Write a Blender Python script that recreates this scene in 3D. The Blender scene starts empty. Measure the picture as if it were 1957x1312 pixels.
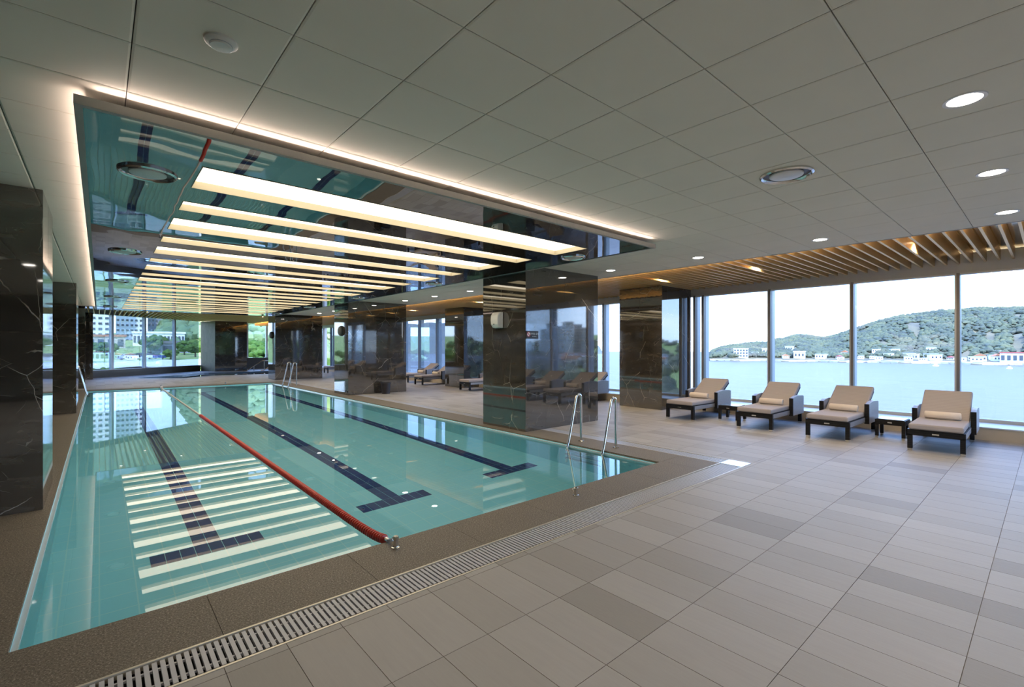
import bpy, bmesh, math, random
from mathutils import Vector, Matrix, noise
random.seed(7)
sc = bpy.context.scene
C = sc.collection
R = math.radians

# ------------------------------------------------------------------ camera, world, sun, exposure
F_PX, W_PX = 902.0, 1957.0
cam = bpy.data.cameras.new('camera'); camo = bpy.data.objects.new('camera', cam); C.objects.link(camo)
cam.sensor_width = 36; cam.lens = F_PX / W_PX * 36; cam.shift_y = 7 / W_PX
cam.clip_start = 0.05; cam.clip_end = 6000
YAW = 41.16
camo.location = (0, 0, 1.6); camo.rotation_euler = (R(90), 0, R(-YAW))
sc.camera = camo

world = bpy.data.worlds.new('world'); sc.world = world; world.use_nodes = True
wn = world.node_tree.nodes; wl = world.node_tree.links; wn.clear()
wo = wn.new('ShaderNodeOutputWorld'); wb = wn.new('ShaderNodeBackground')
# clear summer sky: pale at the horizon, bluer overhead, thin drifting cloud
wg = wn.new('ShaderNodeTexCoord'); wsep = wn.new('ShaderNodeSeparateXYZ'); wr = wn.new('ShaderNodeValToRGB')
wl.new(wg.outputs['Generated'], wsep.inputs[0]); wl.new(wsep.outputs[2], wr.inputs['Fac'])
el = wr.color_ramp.elements
el[0].position = 0.0; el[0].color = (.72,.84,1.0,1)
el[1].position = .75; el[1].color = (.18,.38,1.0,1)
e_ = el.new(.22); e_.color = (.44,.64,1.0,1)
wc = wn.new('ShaderNodeTexNoise'); wc.inputs['Scale'].default_value = 2.6; wc.inputs['Detail'].default_value = 6
wmp = wn.new('ShaderNodeMapping'); wmp.inputs['Scale'].default_value = (1,1,3.2); wl.new(wg.outputs['Generated'], wmp.inputs[0]); wl.new(wmp.outputs[0], wc.inputs['Vector'])
wcr = wn.new('ShaderNodeMapRange'); wl.new(wc.outputs[0], wcr.inputs[0]); wcr.inputs[1].default_value = .5; wcr.inputs[2].default_value = .7; wcr.inputs[4].default_value = .7
wmx = wn.new('ShaderNodeMix'); wmx.data_type = 'RGBA'; wl.new(wcr.outputs[0], wmx.inputs[0]); wl.new(wr.outputs[0], wmx.inputs[6]); wmx.inputs[7].default_value = (1,1,1,1)
wb.inputs['Strength'].default_value = 4.4
wl.new(wmx.outputs[2], wb.inputs['Color']); wl.new(wb.outputs[0], wo.inputs['Surface'])

sun = bpy.data.lights.new('sun', 'SUN'); suno = bpy.data.objects.new('sun', sun); C.objects.link(suno)
sun.energy = 6.5; sun.angle = R(0.6); sun.color = (1, .95, .86)
suno.rotation_euler = Vector((-0.55, -0.75, 1.15)).to_track_quat('Z', 'Y').to_euler()
suno.location = (0, 0, 60)

vs = sc.view_settings
vs.view_transform = 'Standard'; vs.look = 'None'; vs.gamma = 1; vs.use_curve_mapping = False; vs.exposure = 0.58
cy = sc.cycles
cy.max_bounces = 8; cy.diffuse_bounces = 3; cy.glossy_bounces = 5; cy.transmission_bounces = 5; cy.transparent_max_bounces = 12
cy.use_adaptive_sampling = True; cy.adaptive_threshold = .045
cy.caustics_reflective = False; cy.caustics_refractive = True; cy.sample_clamp_indirect = 4; cy.blur_glossy = 0.1
cy.use_denoising = True

# ------------------------------------------------------------------ helpers
class MB:
    """collects geometry for one mesh"""
    def __init__(s): s.v = []; s.f = []; s.m = []
    def add(s, vs_, fs, mi=0):
        b = len(s.v); s.v += [tuple(v) for v in vs_]
        for f in fs: s.f.append(tuple(b + i for i in f)); s.m.append(mi)
        return s
    def box(s, x0, y0, z0, x1, y1, z1, mi=0):
        return s.add([(x0,y0,z0),(x1,y0,z0),(x1,y1,z0),(x0,y1,z0),(x0,y0,z1),(x1,y0,z1),(x1,y1,z1),(x0,y1,z1)],
                     [(0,3,2,1),(4,5,6,7),(0,1,5,4),(1,2,6,5),(2,3,7,6),(3,0,4,7)], mi)
    def prism(s, pts, z0, z1, mi=0):
        n = len(pts)
        return s.add([(p[0],p[1],z0) for p in pts] + [(p[0],p[1],z1) for p in pts],
                     [tuple(range(n))[::-1], tuple(range(n, 2*n))] + [(i,(i+1)%n,n+(i+1)%n,n+i) for i in range(n)], mi)
    def extr(s, pts, axis, a, b, mi=0):
        """2-D profile extruded along an axis ('x': pts=(y,z); 'y': pts=(x,z))"""
        n = len(pts)
        if axis == 'x': P = lambda p, t: (t, p[0], p[1])
        else: P = lambda p, t: (p[0], t, p[1])
        return s.add([P(p,a) for p in pts] + [P(p,b) for p in pts],
                     [tuple(range(n)), tuple(range(2*n-1, n-1, -1))] + [((i+1)%n,i,n+i,n+(i+1)%n) for i in range(n)], mi)
    def lathe(s, prof, n=24, c=(0,0,0), mi=0, axis='z', capped=True):
        vs_ = []; fs = []
        for r, z in prof:
            for k in range(n):
                a = 2*math.pi*k/n; u, w = r*math.cos(a), r*math.sin(a)
                if axis == 'z': vs_.append((c[0]+u, c[1]+w, c[2]+z))
                elif axis == 'x': vs_.append((c[0]+z, c[1]+u, c[2]+w))
                else: vs_.append((c[0]+w, c[1]+z, c[2]+u))
        for j in range(len(prof)-1):
            for k in range(n):
                fs.append((j*n+k, j*n+(k+1)%n, (j+1)*n+(k+1)%n, (j+1)*n+k))
        if capped:
            fs.append(tuple(range(n))[::-1]); fs.append(tuple(range((len(prof)-1)*n, len(prof)*n)))
        return s.add(vs_, fs, mi)
    def tube(s, pts, r, n=10, mi=0):
        pts = [Vector(p) for p in pts]; rings = []; up = None
        for i, p in enumerate(pts):
            t = (pts[min(i+1,len(pts)-1)] - pts[max(i-1,0)]).normalized()
            if up is None:
                a = Vector((0,0,1)) if abs(t.z) < .9 else Vector((1,0,0)); u = t.cross(a).normalized()
            else:
                u = (up - t*up.dot(t)).normalized()
            up = u; w = t.cross(u)
            rings.append([p + (u*math.cos(2*math.pi*k/n) + w*math.sin(2*math.pi*k/n))*r for k in range(n)])
        vs_ = [v for ring in rings for v in ring]
        fs = [(j*n+k, j*n+(k+1)%n, (j+1)*n+(k+1)%n, (j+1)*n+k) for j in range(len(pts)-1) for k in range(n)]
        fs += [tuple(range(n))[::-1], tuple(range((len(pts)-1)*n, len(pts)*n))]
        return s.add(vs_, fs, mi)
    def mesh(s, name, mats):
        me = bpy.data.meshes.new(name); me.from_pydata(s.v, [], s.f); me.update()
        for m in (mats if isinstance(mats, (list, tuple)) else [mats]): me.materials.append(m)
        if any(s.m): me.polygons.foreach_set('material_index', s.m)
        return me
    def obj(s, name, mats, parent=None, smooth=False, bevel=0, loc=None, recalc=True):
        me = s.mesh(name, mats)
        if recalc:
            bm = bmesh.new(); bm.from_mesh(me); bmesh.ops.recalc_face_normals(bm, faces=bm.faces); bm.to_mesh(me); bm.free()
        if smooth:
            me.polygons.foreach_set('use_smooth', [True]*len(me.polygons)); 
            try: me.set_sharp_from_angle(angle=R(40))
            except Exception: pass
        o = bpy.data.objects.new(name, me); C.objects.link(o)
        if parent: o.parent = parent
        if loc: o.location = loc
        if bevel:
            md = o.modifiers.new('bevel', 'BEVEL'); md.width = bevel; md.segments = 2; md.limit_method = 'ANGLE'
        return o

def box(name, x0,y0,z0,x1,y1,z1, mat, parent=None, bevel=0):
    """a box whose origin sits at its own centre"""
    c = ((x0+x1)/2,(y0+y1)/2,(z0+z1)/2)
    return MB().box(x0-c[0],y0-c[1],z0-c[2],x1-c[0],y1-c[1],z1-c[2]).obj(name, mat, parent, bevel=bevel, loc=c, recalc=False)
def link(name, me, parent=None, loc=(0,0,0), rot=(0,0,0)):
    o = bpy.data.objects.new(name, me); C.objects.link(o); o.location = loc; o.rotation_euler = rot
    if parent: o.parent = parent
    return o
def tag(o, label=None, cat=None, group=None, kind=None):
    if label: o['label'] = label
    if cat: o['category'] = cat
    if group: o['group'] = group
    if kind: o['kind'] = kind
    return o
def thing(name, label, cat, loc=(0,0,0), rz=0, group=None):
    o = bpy.data.objects.new(name, None); C.objects.link(o); o.location = loc; o.rotation_euler = (0,0,rz)
    o.empty_display_size = .1
    return tag(o, label, cat, group)
def structure(name, label=None):
    o = bpy.data.objects.new(name, None); C.objects.link(o); o.empty_display_size = .1
    return tag(o, label, None, None, 'structure')
def copy_tree(o, parent=None):
    c = o.copy(); C.objects.link(c); c.parent = parent
    for ch in list(o.children): copy_tree(ch, c)
    return c
def px_dir(x):
    return YAW + math.degrees(math.atan((x-978.5)/F_PX))       # compass bearing of a picture column
def pol(phi, r, z=0):
    return (r*math.sin(R(phi)), r*math.cos(R(phi)), z)

# ------------------------------------------------------------------ materials
class NT:
    def __init__(s, name):
        s.m = bpy.data.materials.new(name); s.m.use_nodes = True; s.t = s.m.node_tree; s.n = s.t.nodes; s.l = s.t.links
        s.n.clear(); s.out = s.n.new('ShaderNodeOutputMaterial')
    def node(s, typ, ins=None, **kw):
        n = s.n.new(typ)
        for k, v in kw.items(): setattr(n, k, v)
        for k, v in (ins or {}).items():
            if hasattr(v, 'is_linked') or isinstance(v, bpy.types.NodeSocket): s.l.new(v, n.inputs[k])
            else: n.inputs[k].default_value = v
        return n
    def math(s, op, a, b=None, c=None):
        ins = {0: a}
        if b is not None: ins[1] = b
        if c is not None: ins[2] = c
        return s.node('ShaderNodeMath', ins, operation=op).outputs[0]
    def pos(s): return s.node('ShaderNodeNewGeometry').outputs['Position']
    def mapv(s, vec, scale=(1,1,1), loc=(0,0,0), rot=(0,0,0)):
        return s.node('ShaderNodeMapping', {'Vector': vec, 'Scale': scale, 'Location': loc, 'Rotation': rot}).outputs[0]
    def noise(s, vec, scale, detail=3, rough=.55, dist=0):
        return s.node('ShaderNodeTexNoise', {'Vector': vec, 'Scale': scale, 'Detail': detail, 'Roughness': rough, 'Distortion': dist})
    def ramp(s, fac, stops):
        n = s.node('ShaderNodeValToRGB', {'Fac': fac}); e = n.color_ramp.elements
        while len(e) < len(stops): e.new(.5)
        for el, (p, c) in zip(e, stops):
            el.position = p; el.color = tuple(c)+(1,) if len(c) == 3 else c
        return n.outputs[0]
    def mix(s, fac, a, b, mode='MIX'):
        n = s.node('ShaderNodeMix', data_type='RGBA', blend_type=mode)
        for i, v in ((0, fac), (6, a), (7, b)):
            if isinstance(v, bpy.types.NodeSocket): s.l.new(v, n.inputs[i])
            else: n.inputs[i].default_value = (tuple(v)+(1,)) if isinstance(v, tuple) and len(v) == 3 else v
        return n.outputs[2]
    def bump(s, h, strength=.3, dist=.01):
        return s.node('ShaderNodeBump', {'Height': h, 'Strength': strength, 'Distance': dist}).outputs[0]
    def bsdf(s, **kw):
        b = s.n.new('ShaderNodeBsdfPrincipled')
        for k, v in kw.items():
            k = k.replace('_', ' ')
            if isinstance(v, bpy.types.NodeSocket): s.l.new(v, b.inputs[k])
            else: b.inputs[k].default_value = (tuple(v)+(1,)) if isinstance(v, tuple) and len(v) == 3 and 'Color' in k or k == 'Specular Tint' else v
        s.l.new(b.outputs[0], s.out.inputs[0]); return b
    def done(s, shader=None):
        if shader is not None: s.l.new(shader, s.out.inputs[0])
        return s.m

def plain(name, col, rough=.5, metal=0, spec=.5, var=.06, scale=8):
    t = NT(name); n = t.noise(t.pos(), scale)
    c = t.mix(n.outputs[0], tuple(v*(1-var) for v in col), tuple(min(1, v*(1+var)) for v in col))
    t.bsdf(Base_Color=c, Roughness=rough, Metallic=metal, Specular_IOR_Level=spec); return t.m
def emit(name, col, strength):
    t = NT(name); e = t.node('ShaderNodeEmission', {'Color': tuple(col)+(1,), 'Strength': strength}); return t.done(e.outputs[0])

M = {}
# floor tile: streaky sand-grey porcelain, every tile its own tone
TX, TY, OX, OY = .2908, .594, 2.795, .29
def floor_mat():
    t = NT('floor_tile'); p = t.pos()
    sx = t.node('ShaderNodeSeparateXYZ', {0: p})
    u = t.math('DIVIDE', t.math('SUBTRACT', sx.outputs[0], OX), TX); v = t.math('DIVIDE', t.math('SUBTRACT', sx.outputs[1], OY), TY)
    cell = t.node('ShaderNodeCombineXYZ', {0: t.math('FLOOR', u), 1: t.math('FLOOR', v)})
    wnz = t.node('ShaderNodeTexWhiteNoise', {'Vector': cell.outputs[0]})
    shift = t.node('ShaderNodeVectorMath', {0: p, 1: t.node('ShaderNodeVectorMath', {0: wnz.outputs['Color'], 1: (9,9,9)}, operation='MULTIPLY').outputs[0]}, operation='ADD').outputs[0]
    streak = t.noise(t.mapv(shift, (46, 3.2, 1)), 1.0, 4, .6)
    fine = t.noise(t.mapv(shift, (160, 14, 1)), 1.0, 3, .6)
    cloud = t.noise(shift, 3.0, 3)
    base = t.ramp(wnz.outputs['Value'], [(0, (.235,.213,.185)), (.1, (.29,.268,.238)), (.22, (.345,.325,.295)), (.6, (.385,.362,.332)), (1, (.43,.41,.38))])
    c = t.mix(t.math('MULTIPLY', streak.outputs[0], .42), base, (.265,.25,.235))
    c = t.mix(t.math('MULTIPLY', fine.outputs[0], .25), c, (.45,.44,.425))
    c = t.mix(t.math('MULTIPLY', cloud.outputs[0], .25), c, (.32,.285,.24))
    fu = t.math('FRACT', u); fv = t.math('FRACT', v)
    du = t.math('MULTIPLY', t.math('MINIMUM', fu, t.math('SUBTRACT', 1, fu)), TX); dv = t.math('MULTIPLY', t.math('MINIMUM', fv, t.math('SUBTRACT', 1, fv)), TY)
    joint = t.math('LESS_THAN', t.math('MINIMUM', du, dv), .0018)
    c = t.mix(joint, c, (.26,.235,.20))
    rg = t.node('ShaderNodeMapRange', {0: streak.outputs[0], 3: .46, 4: .6}).outputs[0]
    t.bsdf(Base_Color=c, Roughness=rg, Specular_IOR_Level=.3, Normal=t.bump(streak.outputs[0], .12, .003)); return t.m
M['tile'] = floor_mat()
M['grout'] = plain('grout', (.24,.21,.175), .9)
def granite():
    t = NT('granite'); p = t.pos()
    n1 = t.noise(p, 95, 2, .7); n2 = t.noise(p, 420, 2, .6); n3 = t.noise(p, 4, 3)
    c = t.ramp(n1.outputs[0], [(.3,(.07,.058,.044)), (.48,(.19,.16,.12)), (.6,(.31,.265,.205)), (.7,(.55,.50,.42))])
    c = t.mix(t.math('MULTIPLY', n2.outputs[0], .5), c, (.10,.082,.06))
    c = t.mix(t.math('MULTIPLY', n3.outputs[0], .3), c, (.085,.072,.058))
    t.bsdf(Base_Color=c, Roughness=.62, Specular_IOR_Level=.35, Normal=t.bump(n1.outputs[0], .5, .004)); return t.m
M['granite'] = granite()
def marble():
    t = NT('dark_marble'); p = t.pos()
    oi = t.node('ShaderNodeObjectInfo').outputs['Random']
    off = t.node('ShaderNodeCombineXYZ', {0: t.math('MULTIPLY', oi, 17), 1: t.math('MULTIPLY', oi, 31), 2: t.math('MULTIPLY', oi, 11)})
    q = t.node('ShaderNodeVectorMath', {0: p, 1: off.outputs[0]}, operation='ADD').outputs[0]
    wob = t.noise(q, 2.2, 4)
    qd = t.node('ShaderNodeVectorMath', {0: q, 1: t.node('ShaderNodeVectorMath', {0: wob.outputs['Color'], 1: (.14,.14,.14)}, operation='MULTIPLY').outputs[0]}, operation='ADD').outputs[0]
    vo = t.node('ShaderNodeTexVoronoi', {'Vector': t.mapv(qd, (1.3,1.3,.75), rot=(.5,.3,.8)), 'Scale': 1.25}, feature='DISTANCE_TO_EDGE')
    mask = t.noise(q, 1.7, 2)
    line = t.math('LESS_THAN', vo.outputs['Distance'], .0035)
    vein = t.math('MULTIPLY', line, t.node('ShaderNodeMapRange', {0: mask.outputs[0], 1: .44, 2: .56}).outputs[0])
    fine = t.node('ShaderNodeTexVoronoi', {'Vector': t.mapv(qd, (1,1,1.6), rot=(.9,.1,.3)), 'Scale': 3.6}, feature='DISTANCE_TO_EDGE')
    v2 = t.math('MULTIPLY', t.math('LESS_THAN', fine.outputs['Distance'], .005), t.node('ShaderNodeMapRange', {0: t.noise(q, 3.1, 2).outputs[0], 1: .56, 2: .66, 4: .6}).outputs[0])
    band = t.noise(t.mapv(qd, (1.2,1.2,5)), 1.6, 5, .65)
    c = t.ramp(band.outputs[0], [(.25,(.028,.025,.021)), (.5,(.056,.049,.041)), (.75,(.105,.09,.073))])
    c = t.mix(t.math('MULTIPLY', t.math('MAXIMUM', vein, v2), .75), c, (.5,.46,.40))
    t.bsdf(Base_Color=c, Roughness=.035, IOR=2.35, Specular_IOR_Level=.5); return t.m
M['marble'] = marble()
M['olive'] = plain('olive_marble', (.20,.165,.10), .55, 0, .15, .35, 3)
def ceiling_mat():
    t = NT('ceiling_tile'); p = t.pos(); n = t.noise(p, 240, 2); b = t.noise(p, 2.5, 2)
    c = t.mix(b.outputs[0], (.74,.725,.63), (.80,.78,.68))
    t.bsdf(Base_Color=c, Roughness=.8, Specular_IOR_Level=.25, Normal=t.bump(n.outputs[0], .12, .002)); return t.m
M['ctile'] = ceiling_mat()
M['cjoint'] = plain('ceiling_joint', (.12,.115,.10), .9)
M['paint'] = plain('warm_grey_paint', (.42,.40,.37), .6)
def film():
    t = NT('mirror_film'); p = t.pos()
    n = t.noise(p, .9, 2, .4); n2 = t.noise(t.mapv(p, (1,.35,1)), 2.4, 1)
    sx = t.node('ShaderNodeSeparateXYZ', {0: p})
    left = t.node('ShaderNodeMapRange', {0: sx.outputs[0], 1: .75, 2: -.1, 3: .12, 4: 1.0}).outputs[0]   # slack film along the edge by the wall
    hgt = t.math('ADD', t.math('MULTIPLY', n.outputs[0], .6), t.math('MULTIPLY', n2.outputs[0], t.math('MULTIPLY', left, .8)))
    nrm = t.bump(hgt, .22, .035)
    g = t.node('ShaderNodeBsdfPrincipled', {'Base Color': (.145,.16,.16,1), 'Metallic': 1, 'Roughness': .012, 'Normal': nrm})
    return t.done(g.outputs[0])
M['film'] = film()
def wood():
    t = NT('pale_oak'); p = t.pos(); n = t.noise(t.mapv(p, (1.2,14,14)), 1.5, 4)
    c = t.mix(n.outputs[0], (.86,.58,.24), (.96,.70,.34))
    t.bsdf(Base_Color=c, Roughness=.36, Metallic=.4, Specular_Tint=(1,.8,.5)); return t.m
M['wood'] = wood()
M['gold'] = plain('brass_film', (.86,.68,.40), .09, .92)
def metal(name, col, rough):
    t = NT(name); n = t.noise(t.mapv(t.pos(), (3,3,40)), 6, 2)
    t.bsdf(Base_Color=col, Metallic=1, Roughness=t.node('ShaderNodeMapRange', {0: n.outputs[0], 3: rough*.7, 4: rough*1.3}).outputs[0]); return t.m
M['steel'] = metal('stainless_steel', (.72,.70,.66), .12)
M['alu'] = plain('grey_aluminium', (.46,.48,.51), .4, .2)
M['alu_dark'] = plain('dark_aluminium', (.19,.185,.19), .45, .3)
M['alu_light'] = plain('light_aluminium', (.6,.63,.66), .4, .2)
M['stone_sill'] = plain('stone_sill', (.47,.41,.33), .45)
M['white'] = plain('white_plastic', (.72,.71,.68), .4)
M['black'] = plain('black_plastic', (.012,.012,.013), .4)
M['dark_bin'] = plain('dark_plastic', (.03,.028,.035), .45)
def glass():
    t = NT('window_glass')
    fr = t.node('ShaderNodeFresnel', {'IOR': 1.45}).outputs[0]
    a = t.node('ShaderNodeBsdfTransparent', {'Color': (.82,.905,.98,1)}); g = t.node('ShaderNodeBsdfGlossy', {'Color': (.9,.95,1,1), 'Roughness': 0})
    m = t.node('ShaderNodeMixShader', {0: t.math('MULTIPLY', fr, .8), 1: a.outputs[0], 2: g.outputs[0]}); return t.done(m.outputs[0])
M['glass'] = glass()
def water():
    t = NT('pool_water'); p = t.pos()
    n = t.noise(t.mapv(p, (1,1,1)), 1.1, 2, .4); n2 = t.noise(p, 5, 2, .5)
    h = t.math('ADD', n.outputs[0], t.math('MULTIPLY', n2.outputs[0], .12))
    t.bsdf(Base_Color=(.95,1,1), Roughness=0, IOR=1.333, Transmission_Weight=1, Normal=t.bump(h, .012, .012)); return t.m
M['water'] = water()
def pool_tile():
    t = NT('pool_tile'); p = t.pos()
    br = t.node('ShaderNodeTexBrick', {'Vector': p, 'Color1': (.31,.83,.98,1), 'Color2': (.33,.85,.99,1), 'Mortar': (.46,.90,.99,1),
        'Scale': 1, 'Mortar Size': .006, 'Brick Width': .246, 'Row Height': .25}); br.offset = 0
    n = t.noise(p, 1.2, 2)
    c = t.mix(t.math('MULTIPLY', n.outputs[0], .25), br.outputs[0], (.30,.80,.95))
    t.bsdf(Base_Color=c, Roughness=.3); return t.m
M['pool'] = pool_tile()
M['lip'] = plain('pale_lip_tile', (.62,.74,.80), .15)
M['navy'] = plain('navy_tile', (.014,.04,.19), .25, var=.25, scale=5)
def sea():
    t = NT('sea'); p = t.pos(); n = t.noise(t.mapv(p, (.05,.05,1)), 1.0, 5, .65); n2 = t.noise(t.mapv(p, (.004,.02,1), rot=(0,0,.5)), 1, 3)
    c = t.mix(n2.outputs[0], (.10,.088,.084), (.118,.104,.099))
    t.bsdf(Base_Color=c, Roughness=.4, Specular_IOR_Level=.12, Normal=t.bump(n.outputs[0], .5, 1.2)); return t.m
M['sea'] = sea()
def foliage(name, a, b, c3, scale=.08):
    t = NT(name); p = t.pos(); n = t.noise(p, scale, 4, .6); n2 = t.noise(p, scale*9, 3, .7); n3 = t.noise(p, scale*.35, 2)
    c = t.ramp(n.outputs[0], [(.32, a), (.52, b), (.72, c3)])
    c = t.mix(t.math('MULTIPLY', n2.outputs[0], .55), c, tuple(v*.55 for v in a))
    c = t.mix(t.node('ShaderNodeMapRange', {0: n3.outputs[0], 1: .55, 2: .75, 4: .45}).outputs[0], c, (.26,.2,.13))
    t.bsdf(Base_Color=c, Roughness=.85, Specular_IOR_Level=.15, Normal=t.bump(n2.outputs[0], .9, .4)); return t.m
M['hill'] = foliage('hillside', (.12,.11,.09), (.19,.165,.10), (.28,.215,.125), .035)  # haze over the bay is painted into these paler ground colours
M['forest'] = foliage('hazy_forest_leaves', (.085,.094,.085), (.13,.145,.09), (.205,.20,.10), .05)  # leaf greens greyed and lifted to carry the distance haze
M['far_hill'] = foliage('hazy_far_hillside', (.14,.145,.14), (.165,.17,.15), (.21,.20,.165), .01)  # distance haze mixed straight into the headland colour
M['lawn'] = foliage('lawn', (.20,.28,.07), (.30,.38,.11), (.42,.46,.17), .1)
M['leaf'] = foliage('leaves', (.05,.11,.02), (.11,.2,.035), (.2,.27,.06), .6)
M['leaf_far'] = foliage('hillside_leaves', (.12,.19,.11), (.20,.28,.13), (.30,.36,.17), .05)
M['bark'] = plain('bark', (.12,.085,.06), .9)
M['road'] = plain('asphalt', (.5,.5,.5), .9)
M['sand'] = plain('pale_shore_rock', (.48,.45,.40), .9, var=.25, scale=.2)
M['bwhite'] = plain('white_render', (.88,.86,.83), .8, var=.05, scale=.2)
M['bcream'] = plain('cream_render', (.52,.46,.38), .8, var=.05, scale=.2)
M['bgrey'] = plain('grey_render', (.34,.35,.37), .8, var=.05, scale=.2)
M['orange'] = plain('orange_roof', (.42,.17,.085), .8)
M['redroof'] = plain('red_roof', (.40,.10,.09), .8)
M['pane_dark'] = plain('dark_window', (.07,.085,.105), .2)
M['fabric'] = None
def fabric(name, a, b, scale=60):
    t = NT(name); p = t.pos(); n = t.noise(p, scale*6, 2)
    w = t.node('ShaderNodeTexWave', {'Vector': t.node('ShaderNodeTexCoord').outputs['Object'], 'Scale': 9, 'Distortion': .6, 'Detail': 2}, bands_direction='X')
    c = t.mix(t.math('MULTIPLY', n.outputs[0], .5), a, b); c = t.mix(t.math('MULTIPLY', w.outputs[0], .35), c, tuple(v*.72 for v in a))
    t.bsdf(Base_Color=c, Roughness=.9, Specular_IOR_Level=.2, Normal=t.bump(n.outputs[0], .3, .003)); return t.m
M['fabric'] = fabric('taupe_cushion', (.40,.355,.34), (.50,.45,.43))
M['towel'] = plain('pale_towel', (.72,.63,.55), .95)
def rattan():
    t = NT('black_rattan'); tc = t.node('ShaderNodeTexCoord').outputs['Object']
    br = t.node('ShaderNodeTexBrick', {'Vector': t.mapv(tc, (1,1,1), rot=(R(90),0,0)), 'Color1': (.012,.011,.012,1), 'Color2': (.022,.02,.022,1), 'Mortar': (.006,.006,.007,1),
        'Scale': 1, 'Mortar Size': .004, 'Brick Width': .03, 'Row Height': .014})
    t.bsdf(Base_Color=br.outputs[0], Roughness=.5, Specular_IOR_Level=.3, Normal=t.bump(br.outputs['Fac'], .6, .003)); return t.m
M['rattan'] = rattan()
M['rattan_sheen'] = plain('rattan_window_sheen', (.30,.31,.345), .38, 0, .7, .2, 40)  # black rattan with the windows' sheen painted in as blue-grey
M['glass_top'] = plain('table_glass', (.05,.055,.06), .04, 0, 1.0)
M['red'] = plain('red_float', (.50,.035,.02), .3, var=.12, scale=30)
M['float_white'] = plain('pale_float', (.62,.56,.52), .4)
M['cable'] = metal('steel_cable', (.5,.5,.5), .3)
M['grate'] = plain('pale_grey_grate', (.47,.47,.49), .4)
M['drain'] = plain('drain_channel', (.02,.02,.02), .8)
M['edge_brass'] = plain('pale_edge_strip', (.62,.56,.44), .3, .3)
M['strip'] = emit('light_strip_glow', (1.0,.86,.65), 2.6)
M['strip_side'] = plain('light_strip_side', (.50,.45,.34), .6)
M['lamp'] = emit('downlight_glow', (1.0,.93,.82), 14)
M['lamp_ring'] = plain('lamp_ring', (.75,.74,.72), .4)
M['speaker'] = plain('speaker_grey', (.08,.085,.08), .5)
M['sign'] = plain('dark_sign', (.035,.03,.04), .4)
M['signtext'] = plain('sign_white', (.8,.8,.8), .5)
M['signred'] = plain('sign_red', (.55,.03,.04), .5)
M['small_pool'] = plain('blue_grey_mosaic', (.07,.125,.19), .3, var=.3, scale=12)
M['dark_stone'] = plain('dark_stone', (.06,.052,.045), .25)

# ------------------------------------------------------------------ key sizes (metres)
H = 3.15                      # main ceiling
ZM = 3.03                     # mirror film
PX0, PX1, PY0, PY1 = -.36, 5.88, 3.60, 23.30   # pool opening
ZW, DEPTH = -.05, 1.25
GX = 12.30                    # sea-side glazing
DY0, DY1 = 2.735, 3.02        # near drain
DX0, DX1 = 6.46, 6.745        # right-hand drain
CEX = 8.55                    # edge of the tiled ceiling
A_ = Vector((-2.5, 30.54)); B_ = Vector((5.15, 37.95))     # slanted far glazing
YB = -7.0                     # wall behind the camera
XL = -2.5                     # wall on the left

# ------------------------------------------------------------------ floor
floor = structure('floor', 'sand-grey porcelain tiled pool deck')
g = MB()
def flat(mb, x0, y0, x1, y1, z): mb.add([(x0,y0,z),(x1,y0,z),(x1,y1,z),(x0,y1,z)], [(0,1,2,3)])
g.box(XL, YB, -.2, 11.6, DY0, -.006); g.box(DX1, DY0, -.2, 11.6, 13.0, -.006)
g.obj('grout_bed', M['grout'], floor)
# small free-form pool at the far end: outline in plan
def spl(pts, n=8):
    out = []
    for i in range(len(pts)):
        p0, p1, p2, p3 = (Vector(pts[(i+k-1) % len(pts)]) for k in range(4))
        for k in range(n):
            t = k/n
            out.append(.5*((2*p1) + (-p0+p2)*t + (2*p0-5*p1+4*p2-p3)*t*t + (-p0+3*p1-3*p2+p3)*t**3))
    return out
SP = spl([(1.5,31.1),(3.2,29.7),(4.6,31.0),(6.4,30.9),(8.6,30.6),(10.2,31.6),(10.3,33.6),(8.6,34.5),(6.6,34.6),(4.9,34.6),(3.6,32.9),(2.4,32.2)], 6)
def plate_with_hole(outer, hole, z):
    bm = bmesh.new()
    def loop(ps):
        vs_ = [bm.verts.new((p[0],p[1],z)) for p in ps]
        for i in range(len(vs_)): bm.edges.new((vs_[i], vs_[(i+1)%len(vs_)]))
    loop(outer); loop(hole)
    bmesh.ops.triangle_fill(bm, use_beauty=True, use_dissolve=False, edges=bm.edges[:], normal=(0,0,1))
    for f in bm.faces:
        if f.normal.z < 0: f.normal_flip()
    me = bpy.data.meshes.new('deck'); bm.to_mesh(me); bm.free(); return me
far_outer = [(XL,23.9),(11.6,23.9),(11.6,38.6),(7.0,38.6),(B_.x,B_.y),(A_.x,A_.y)]
me = plate_with_hole(far_outer, SP, 0.0); me.materials.append(M['tile']); link('far_deck', me, floor)
fm = MB(); flat(fm, DX1, 13.0, 11.6, 23.9, 0.0); fm.obj('side_deck', M['tile'], floor)
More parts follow.
